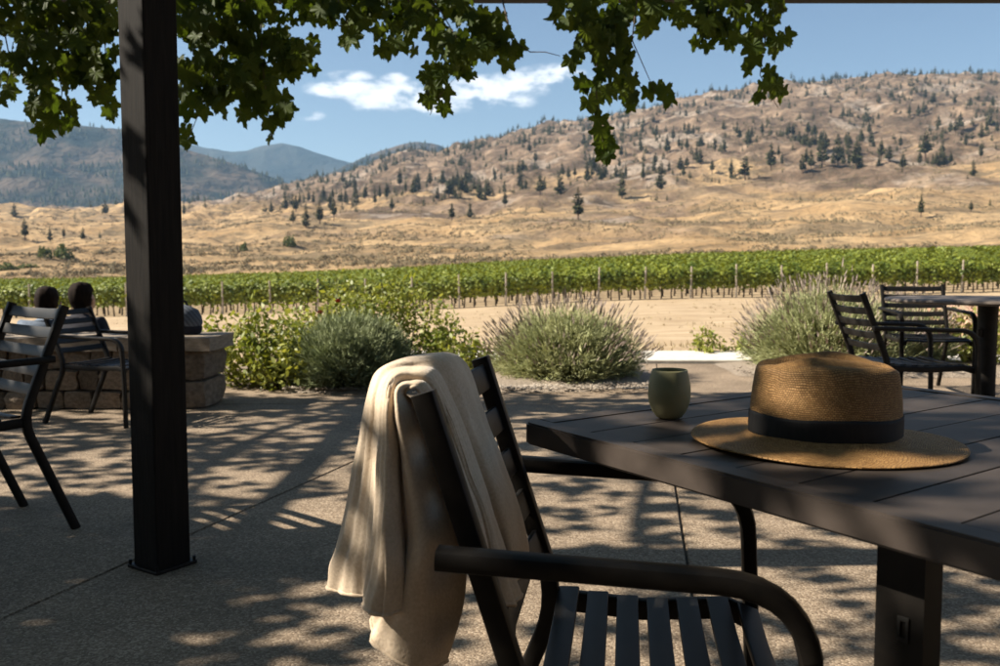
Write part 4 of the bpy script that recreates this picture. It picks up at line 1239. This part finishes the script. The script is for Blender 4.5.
# (u, v, half width, half height, leaves, depth)
CLUS = [(20, 15, 45, 25, 46, 6.2), (75, 22, 45, 30, 50, 6.2), (15, 60, 32, 28, 24, 6.0), (60, 65, 42, 28, 40, 6.1), (100, 60, 18, 45, 26, 6.2), (45, 98, 22, 20, 13, 6.0), (62, 118, 12, 22, 7, 6.0), (40, 125, 10, 14, 3, 6.0), (8, 100, 9, 7, 3, 5.9), (105, 100, 10, 26, 7, 6.1),
        (205, 18, 34, 25, 40, 6.2), (255, 22, 40, 28, 44, 6.2), (215, 65, 38, 30, 40, 6.1), (270, 62, 32, 28, 34, 6.2), (305, 60, 18, 20, 10, 6.2), (200, 103, 22, 20, 13, 6.1), (238, 100, 28, 22, 20, 6.1), (270, 108, 20, 22, 13, 6.0), (272, 135, 9, 9, 3, 6.0), (184, 140, 6, 12, 3, 6.1),
        (310, 12, 26, 16, 14, 6.3), (345, 12, 34, 16, 20, 6.3), (395, 14, 38, 20, 24, 6.3), (355, 36, 12, 14, 5, 6.2), (385, 42, 16, 14, 7, 6.2), (345, 45, 5, 8, 2, 6.2), (412, 42, 10, 14, 5, 6.2), (450, 22, 36, 24, 30, 6.2), (490, 40, 26, 22, 22, 6.1), (460, 62, 26, 22, 20, 6.1), (510, 60, 11, 14, 5, 6.1), (438, 85, 15, 16, 7, 6.0), (432, 103, 9, 10, 4, 6.0), (445, 112, 6, 8, 2, 6.0), (428, 75, 8, 8, 3, 6.0),
        (572, 18, 20, 18, 14, 6.0), (605, 18, 28, 20, 20, 6.0), (642, 18, 24, 18, 15, 6.1), (592, 45, 15, 20, 9, 5.9), (618, 55, 22, 22, 16, 5.9), (612, 88, 16, 22, 11, 5.9), (577, 60, 8, 12, 3, 5.9), (585, 85, 8, 10, 3, 5.9), (592, 112, 6, 8, 2, 5.8), (640, 92, 14, 10, 4, 5.9), (662, 97, 8, 10, 3, 5.9), (602, 132, 6, 10, 3, 5.8), (606, 155, 6, 10, 4, 5.8), (630, 110, 9, 10, 3, 5.9),
        (690, 16, 20, 16, 13, 6.2), (725, 18, 26, 18, 18, 6.2), (765, 18, 22, 20, 15, 6.2), (715, 42, 22, 12, 9, 6.1), (760, 45, 18, 14, 8, 6.1), (780, 45, 8, 16, 4, 6.1), (750, 66, 8, 10, 3, 6.0), (765, 80, 6, 9, 2, 6.0), (762, 98, 6, 10, 3, 6.0), (778, 92, 5, 18, 4, 6.0), (700, 32, 10, 10, 4, 6.1)]
leaves = []
for (u, v, ru, rv_, n, Y) in CLUS:
    for _ in range(int(n * 1.3)):
        a, q = rl.uniform(0, 6.28), rl.random() ** .5
        p = at(u + ru * q * math.cos(a), v + rv_ * q * math.sin(a), Y + rl.gauss(0, .16))
        leaves.append((p, leaf_frame(rl, True), rl.uniform(.062, .102)))
rl.shuffle(leaves)
leaves.sort(key=lambda l: l[0].z > 2.6)       # the lower, freely hanging ones first
sv, sf, off = [], [], 0
for k, (p, fr, s) in enumerate(leaves):
    if k < 300:
        o = link('leaf', LM[k % 5], vine, p - VO + Vector((0, 0, s * .5)), fr.to_euler(), s)
    else:
        V = np.array(LV[k % 5][0]) * s @ np.array(fr.transposed()) + np.array((p - VO)[:]) + np.array([0, 0, s * .5])
        sv.append(V); sf.append(np.array(LV[k % 5][1]) + off); off += len(V)
# canes the hanging leaves grow from
def cane(path, r0=.006, r1=.002):
    b = MB(); pts = [at(u, v, Y) - VO for u, v, Y in path]
    b.tube(pts, list(np.linspace(r0, r1, len(pts))), 5); b.build('cane', M['cane'], vine, True)
for path in ([(40, -25, 6.3), (50, 40, 6.15), (62, 90, 6.05), (60, 135, 6)], [(95, -25, 6.3), (105, 40, 6.2), (108, 120, 6.1)], [(215, -30, 6.3), (225, 50, 6.15), (200, 110, 6.1), (184, 150, 6.1)],
             [(260, -25, 6.3), (262, 60, 6.2), (272, 140, 6.0)], [(380, -25, 6.3), (440, 10, 6.2), (470, 60, 6.1), (440, 95, 6.0), (430, 115, 6)], [(500, -10, 6.2), (512, 40, 6.1), (530, 52, 6.05), (545, 52, 6.05), (560, 56, 6.0)],
             [(585, -25, 6.1), (598, 40, 5.95), (596, 90, 5.85), (600, 130, 5.8), (608, 162, 5.8)], [(640, -25, 6.1), (632, 40, 5.95), (655, 92, 5.9)], [(755, -25, 6.2), (765, 40, 6.1), (760, 75, 6.0), (778, 108, 6)], [(720, -20, 6.2), (700, 35, 6.1)],
             [(0, 10, 6.3), (10, 60, 6.1), (4, 106, 5.95)], [(330, -20, 6.3), (350, 30, 6.2), (346, 52, 6.2)]):
    cane(path)
# arms lying over the pergola
for k in range(7):
    b = MB(); x = -9 + k * 2.0
    pts = [Vector((x + .5 * math.sin(y * .7 + k), y, BZ + .40 + .06 * math.sin(y * 1.3 + k * 2))) - VO for y in np.linspace(6.7, -2.2, 14)]
    b.tube(pts, list(np.linspace(.03, .012, 14)), 6); b.build('cane', M['cane'], vine, True)
# unseen roof of leaves, its density shaped to the sun wanted on the paving
TANE = math.tan(rad(SUN_EL))
def lit(xg, yg):
    "share of sun that reaches the paving at (xg, yg)"
    if yg > 5.3:
        L = .24 if xg < 1 else .32
    elif yg > 3.9: L = .30 if xg > -1.4 else .19
    elif 3.05 < yg < 3.62 and -1.45 < xg < -.2: L = .80
    elif yg < 3.5 and xg < -.78 + .39 * (yg - 2.71): L = .012
    elif yg < 1.9 and xg < 2.4: L = .19
    else: L = .46
    return L
n_leaf = 0
xs_, shift = [], (BZ + .35) / TANE
cell = .25
for xi in np.arange(-9.3, 3.2, cell):
    for yi in np.arange(-2.6, 6.75, cell):
        xg, yg = xi + shift, yi
        L = lit(xg, yg)
        lai = -math.log(L) * 1.22
        q = 1 + 1.5 * mnoise.fractal(Vector((xi / .55, yi / .55, 4.0)), .7, 2.0, 3)
        if q < 0.30: q *= .4
        if L < .1: q = max(q, 1.4)
        if L > .7: q = min(q, 1.0)
        n = lai * cell * cell / .0098 * max(0, q)
        n = int(n) + (rl.random() < n - int(n))
        for _ in range(n):
            p = Vector((xi + rl.uniform(0, cell), yi + rl.uniform(0, cell), BZ + .30 + abs(rl.gauss(0, .16)) + rl.uniform(0, .1))) - VO
            s = rl.uniform(.06, .098); fr = leaf_frame(rl, False); i = rl.randrange(4)
            V = LC[i][0] * s @ np.array(fr.transposed()) + np.array(p[:])
            sv.append(V); sf.append(LC[i][1] + off); off += len(V); n_leaf += 1
sf = np.concatenate(sf)
fo = link('foliage', mesh_np('vine_foliage', np.concatenate(sv), sf.ravel(), np.full(len(sf), 3), M['leaf']), vine); fo['kind'] = 'stuff'
print('canopy leaves', n_leaf, 'hanging', len(leaves))

# ------------------------------------------------------------------ people beyond the wall
def skinned(name, nodes, edges, m, parent, sub=2, root=0):
    me = bpy.data.meshes.new(name)
    me.from_pydata([n[:3] for n in nodes], edges, [])
    me.materials.append(m)
    o = link(name, me, parent)
    o.modifiers.new('skin', 'SKIN').use_smooth_shade = True
    sv_ = me.skin_vertices[0].data
    for i, n in enumerate(nodes):
        sv_[i].radius = (n[3], n[4] if len(n) > 4 else n[3]); sv_[i].use_root = (i == root)
    s = o.modifiers.new('subdivision', 'SUBSURF'); s.levels = sub; s.render_levels = sub
    return o
M['skin'] = material('skin', (.38, .2, .13), (.45, .25, .165), scale=12, rough=.55)
M['hair'] = material('dark_brown_hair', (.008, .005, .004), (.02, .012, .008), scale=40, spec=.1, rough=.8, stretch=(1, 1, .2))
M['trousers'] = material('dark_trousers', (.03, .032, .04), (.05, .05, .06), scale=30, rough=.9)

def person(loc, turn, label, shirt, head_turn=0.0):
    e = tag(empty('person', loc, turn), label, 'person', 'people sitting beyond the stone wall')
    # seated, facing +y; z = 0 is the bench seat
    N = [(0, 0, .08, .12, .15), (0, -.02, .24, .11, .14), (0, -.03, .40, .115, .15), (0, -.01, .52, .07, .10), (0, 0, .59, .05), (0, .012, .655, .062, .07), (0, .018, .735, .078, .088), (0, .01, .81, .062, .07)]
    E = [(0, 1), (1, 2), (2, 3), (3, 4), (4, 5), (5, 6), (6, 7)]
    def add(p, to): N.append(p); E.append((to, len(N) - 1)); return len(N) - 1
    add((0, .10, .70, .016), 6)                       # nose
    S = [(0, 0, .06, .14, .17), (0, -.02, .24, .122, .155), (0, -.03, .44, .145, .19), (0, -.012, .56, .115, .15), (0, -.004, .63, .066)]
    SE = [(0, 1), (1, 2), (2, 3), (3, 4)]
    T = [(0, 0, .06, .135, .16)]; TE = []
    for s in (-1, 1):
        sh = add((s * .185, -.02, .545, .055), 2); el_ = add((s * .265, .03, .24, .042), sh); wr = add((s * .17, .27, .13, .028), el_); pa = add((s * .155, .34, .125, .034, .02), wr)
        for f in range(4):
            k = add((s * (.155 + (f - 1.5) * .018), .385, .12, .009), pa); k = add((s * (.155 + (f - 1.5) * .019), .415 + (.012, .022, .018, 0)[f], .10, .0085), k)
        k = add((s * .115, .335, .115, .011), pa); add((s * .10, .365, .105, .009), k)
        hp_ = add((s * .10, .06, .06, .085), 0); kn = add((s * .14, .46, .05, .06), hp_); an = add((s * .14, .47, -.36, .04), kn); add((s * .15, .62, -.40, .035), an)
        i = len(S); S += [(s * .19, -.02, .535, .082), (s * .255, .02, .29, .062), (s * .255, .07, .2, .052)]; SE += [(2, i), (i, i + 1), (i + 1, i + 2)]
        i = len(T); T += [(s * .10, .08, .06, .098), (s * .14, .46, .05, .075), (s * .14, .47, -.33, .055)]; TE += [(0, i), (i, i + 1), (i + 1, i + 2)]
    body = skinned('body', N, E, M['skin'], e)
    skinned('shirt', S, SE, shirt, e); skinned('trousers', T, TE, M['trousers'], e)
    hm_ = MB()
    prof = [(0, .874), (.03, .871), (.055, .860), (.074, .84), (.087, .81), (.092, .775), (.089, .74), (.080, .706), (.066, .676), (.052, .655), (.0, .648)]
    hm_.lathe(prof, 28)
    for v in hm_.bm.verts:
        v.co.y = v.co.y * 1.12 - .012
        if v.co.y > .03 and v.co.z < .79: v.co.y *= .45       # face stays clear
        v.co += Vector((mnoise.noise(v.co * 30), mnoise.noise(v.co * 30 + Vector((5, 0, 0))), mnoise.noise(v.co * 28 + Vector((0, 9, 0))))) * .016
    hm_.build('hair', M['hair'], e, True)
    for s in (-1, 1):
        b = MB(); b.lathe([(0, -.03), (.012, -.022), (.016, 0), (.013, .022), (0, .03)], 12)
        for v in b.bm.verts: v.co.x *= .5
        b.build('ear', M['skin'], e, True, loc=(s * .094, .012, .715), rot=(0, s * .2, s * .4))
    return e
bench = tag(empty('garden_bench', (-3.45, 7.35, 0)), 'low wooden bench hidden beyond the stone wall under the seated people', 'bench')
for k in range(3):
    b = MB(); b.box((0, -.12 + k * .13, -.02), (1.7, .12, .035), bev=.005); b.build('seat_plank', M['wpost'], bench)
for sx in (-.7, .7):
    b = MB(); b.box((sx, 0, -.25), (.07, .32, .42), bev=.005); b.build('leg', M['wpost'], bench)
sh1 = material('blue_grey_shirt', (.10, .13, .18), (.16, .20, .26), scale=20, rough=.9)
sh2 = material('dark_navy_top', (.010, .011, .018), (.018, .018, .028), scale=20, rough=.9)
p1 = at(47, 286, 7.42); p2 = at(82, 282, 7.25)
person((p1.x, p1.y, p1.z - .872), rad(6), 'person in blue-grey shirt with short dark hair, left of the two seated', sh1)
person((p2.x, p2.y, p2.z - .872), rad(-22), 'person in dark navy top with dark hair, sitting nearest the post', sh2)

# ------------------------------------------------------------------ bag on the wall
def stripes():
    m = material('striped_canvas', (.10, .12, .155), rough=.9)
    n, l = m.node_tree.nodes, m.node_tree.links
    t = n.new('ShaderNodeTexCoord'); w_ = n.new('ShaderNodeTexWave'); w_.bands_direction = 'DIAGONAL'; w_.inputs['Scale'].default_value = 14; w_.inputs['Distortion'].default_value = 1.0
    l.new(t.outputs['Object'], w_.inputs['Vector'])
    r = n.new('ShaderNodeValToRGB'); r.color_ramp.elements[0].color = (.06, .07, .09, 1); r.color_ramp.elements[1].color = (.12, .135, .16, 1); l.new(w_.outputs['Fac'], r.inputs[0])
    l.new(r.outputs[0], n['Principled BSDF'].inputs['Base Color']); return m
bp = at(179, 337, 6.45)
bag = tag(empty('bag', (bp.x, 6.47, .502)), 'rounded blue-grey striped bag with dark base on the wall beside the post', 'bag')
b = MB(); b.lathe([(.158, .0645), (.165, .09), (.158, .13), (.135, .17), (.09, .20), (.04, .212), (0, .215)], 36)
for v in b.bm.verts: v.co.y *= .62; v.co += Vector((0, 0, .01 * mnoise.noise(v.co * 14)))
b.build('body', stripes(), bag, True)
b = MB(); b.lathe([(0, 0), (.13, 0), (.152, .012), (.161, .04), (.160, .0615), (.15, .064)], 36)
for v in b.bm.verts: v.co.y *= .62
b.build('base', sh2, bag, True)
b = MB(); b.tube([(-.06, 0, .20), (-.05, 0, .235), (0, 0, .25), (.05, 0, .235), (.06, 0, .20)], .009, 8); b.build('handle', sh2, bag, True)
# ------------------------------------------------------------------ throw over the near chair
# control net: rows run from the hem behind the chair over the top rail to the hem in front; columns run along the rail (pleat crests and valleys)
NET = [
 [(448,662,1.13),(418,672,1.075),(370,642,1.09),(386,600,1.125),(407,606,1.085),(386,616,1.055),(365,606,1.075),(373,597,1.125),(346,594,1.16),(330,584,1.22),(350,574,1.34)],
 [(466,590,1.15),(420,600,1.07),(398,585,1.09),(398,575,1.12),(405,575,1.085),(387,577,1.055),(369,572,1.075),(373,570,1.12),(350,567,1.155),(334,565,1.215),(352,560,1.335)],
 [(461,540,1.15),(425,540,1.07),(408,540,1.09),(403,540,1.115),(402,540,1.09),(388,540,1.06),(374,540,1.08),(374,540,1.12),(356,540,1.15),(341,545,1.21),(356,545,1.33)],
 [(441,470,1.15),(412,470,1.075),(403,470,1.09),(399,470,1.115),(398,470,1.10),(388,470,1.07),(377,470,1.09),(376,470,1.13),(367,465,1.15),(356,470,1.2),(368,470,1.32)],
 [(422,415,1.14),(400,412,1.08),(397,410,1.09),(395.5,408,1.115),(394,405,1.105),(388,402,1.085),(381,400,1.10),(380,398,1.135),(374,395,1.15),(370,395,1.2),(378,395,1.32)],
 [(408,397,1.125),(399,391,1.09),(398,388,1.10),(398,387,1.125),(397,383,1.12),(393,378,1.115),(389,375,1.13),(389.5,374,1.16),(386,368,1.18),(385,368,1.24),(396,372,1.33)],
 [(410,390,1.10),(410,385,1.10),(410,383,1.11),(411,382,1.135),(411,378,1.13),(411,373,1.135),(411,369,1.16),(412,368,1.19),(416,360,1.21),(428,355,1.30),(440,357,1.38)],
 [(420,393,1.10),(424,389,1.105),(427,387,1.115),(428,387,1.14),(431,384,1.135),(434,379,1.145),(437,375,1.17),(439,374,1.20),(450,364,1.23),(463,362,1.32),(466,368,1.38)],
 [(435,436,1.11),(439,436,1.11),(443,436,1.12),(444,436,1.15),(448,436,1.14),(453,434,1.15),(458,433,1.175),(460,433,1.215),(474,430,1.235),(490,428,1.33),(488,428,1.40)],
 [(455,500,1.11),(459,500,1.105),(462,500,1.12),(462,500,1.15),(467,500,1.135),(471,500,1.145),(475,499,1.17),(478,498,1.225),(498,495,1.23),(517,492,1.33),(512,490,1.40)],
 [(468,560,1.11),(473,561,1.10),(477,560,1.12),(476,558,1.15),(483,560,1.13),(488,560,1.145),(492,558,1.17),(495,552,1.225),(512,548,1.23),(531,543,1.33),(523,540,1.40)],
 [(478,600,1.11),(484,608,1.105),(489,604,1.12),(487,598,1.15),(495,604,1.13),(501,605,1.145),(506,596,1.17),(503,586,1.22),(516,580,1.23),(529,572,1.33),(521,568,1.40)],
]
G = np.array([[at(*p)[:] for p in row] for row in NET])
SH = np.array([1, 1, 1, 1, 1, 1, .9, .6, .2, -.35, -.5])
for i_ in range(8, 12): G[i_, :, 0] += (.008, .015, .017, .017)[i_ - 8] * SH
def catmull(A, n):
    "resample along axis 0, n steps per span"
    A = np.concatenate([2 * A[:1] - A[1:2], A, 2 * A[-1:] - A[-2:-1]])
    outp = []
    for i in range(1, len(A) - 2):
        for t in np.linspace(0, 1, n, endpoint=False):
            outp.append(.5 * (2 * A[i] + (A[i + 1] - A[i - 1]) * t + (2 * A[i - 1] - 5 * A[i] + 4 * A[i + 1] - A[i + 2]) * t * t + (3 * A[i] - A[i - 1] - 3 * A[i + 1] + A[i + 2]) * t ** 3))
    outp.append(A[-2]); return np.array(outp)
S_ = catmull(G, 9)
S_ = np.swapaxes(catmull(np.swapaxes(S_, 0, 1), 9), 0, 1)
nr_, nc_ = S_.shape[:2]
for i in range(nr_):
    for j in range(nc_):
        p = Vector(S_[i, j])
        k = abs(i / (nr_ - 1) - .52) * 2
        w_ = mnoise.noise(Vector((j * .16, i * .03, 3.3))) * .0055 * (.25 + k) + mnoise.noise(Vector((j * .42 + i * .03, i * .022, 8.1))) * .0048 * (.35 + k) + mnoise.noise(p * 26) * .0022
        S_[i, j] += np.array([-w_, -w_ * .7, w_ * .2])
base = on_plane(410, 666, 0.0)
Q = S_.reshape(-1, 3) - np.array([-.06, 1.2, 0])
me = grid_mesh('throw_cloth', Q, nr_, nc_, None)
def woven():
    m = bpy.data.materials.new('beige_wool'); m.use_nodes = True
    n, l = m.node_tree.nodes, m.node_tree.links
    b = n['Principled BSDF']; b.inputs['Roughness'].default_value = .95; b.inputs['Specular IOR Level'].default_value = .1
    b.inputs['Sheen Weight'].default_value = .25; b.inputs['Sheen Roughness'].default_value = .5
    t = n.new('ShaderNodeTexCoord')
    nz = n.new('ShaderNodeTexNoise'); nz.inputs['Scale'].default_value = 240; nz.inputs['Detail'].default_value = 4; l.new(t.outputs['Object'], nz.inputs['Vector'])
    n2 = n.new('ShaderNodeTexNoise'); n2.inputs['Scale'].default_value = 14; n2.inputs['Detail'].default_value = 4; l.new(t.outputs['Object'], n2.inputs['Vector'])
    ad = n.new('ShaderNodeMath'); ad.operation = 'MULTIPLY_ADD'; ad.inputs[1].default_value = .5; l.new(nz.outputs['Fac'], ad.inputs[0])
    hf = n.new('ShaderNodeMath'); hf.operation = 'MULTIPLY'; hf.inputs[1].default_value = .5; l.new(n2.outputs['Fac'], hf.inputs[0]); l.new(hf.outputs[0], ad.inputs[2])
    r = n.new('ShaderNodeValToRGB'); r.color_ramp.elements[0].position = .35; r.color_ramp.elements[0].color = (.50, .385, .265, 1); r.color_ramp.elements[1].position = .65; r.color_ramp.elements[1].color = (.68, .55, .405, 1)
    l.new(ad.outputs[0], r.inputs[0]); l.new(r.outputs[0], b.inputs['Base Color'])
    bp = n.new('ShaderNodeBump'); bp.inputs['Strength'].default_value = .35; bp.inputs['Distance'].default_value = .002; l.new(nz.outputs['Fac'], bp.inputs['Height']); l.new(bp.outputs[0], b.inputs['Normal'])
    return m
M['wool'] = woven(); me.materials.append(M['wool'])
thr = tag(empty('throw_blanket', (-.06, 1.2, 0)), 'beige wool throw draped in soft folds over the foreground chair back', 'blanket')
th_o = link('cloth', me, thr)
sd_ = th_o.modifiers.new('thickness', 'SOLIDIFY'); sd_.thickness = .0046; sd_.offset = 0
sb_ = th_o.modifiers.new('smooth', 'SUBSURF'); sb_.levels = 1; sb_.render_levels = 1
# stitched hems along both ends
for row, nm in ((0, 'hem'), (nr_ - 1, 'hem')):
    b = MB(); k = 1 if row == 0 else nr_ - 2
    pts = [Vector(S_[row, j] * .8 + S_[k, j] * .2) - Vector((-.06, 1.2, 0)) for j in range(0, nc_, 1)]
    b.tube(pts, .0034, 8); b.build(nm, M['wool'], thr, True)
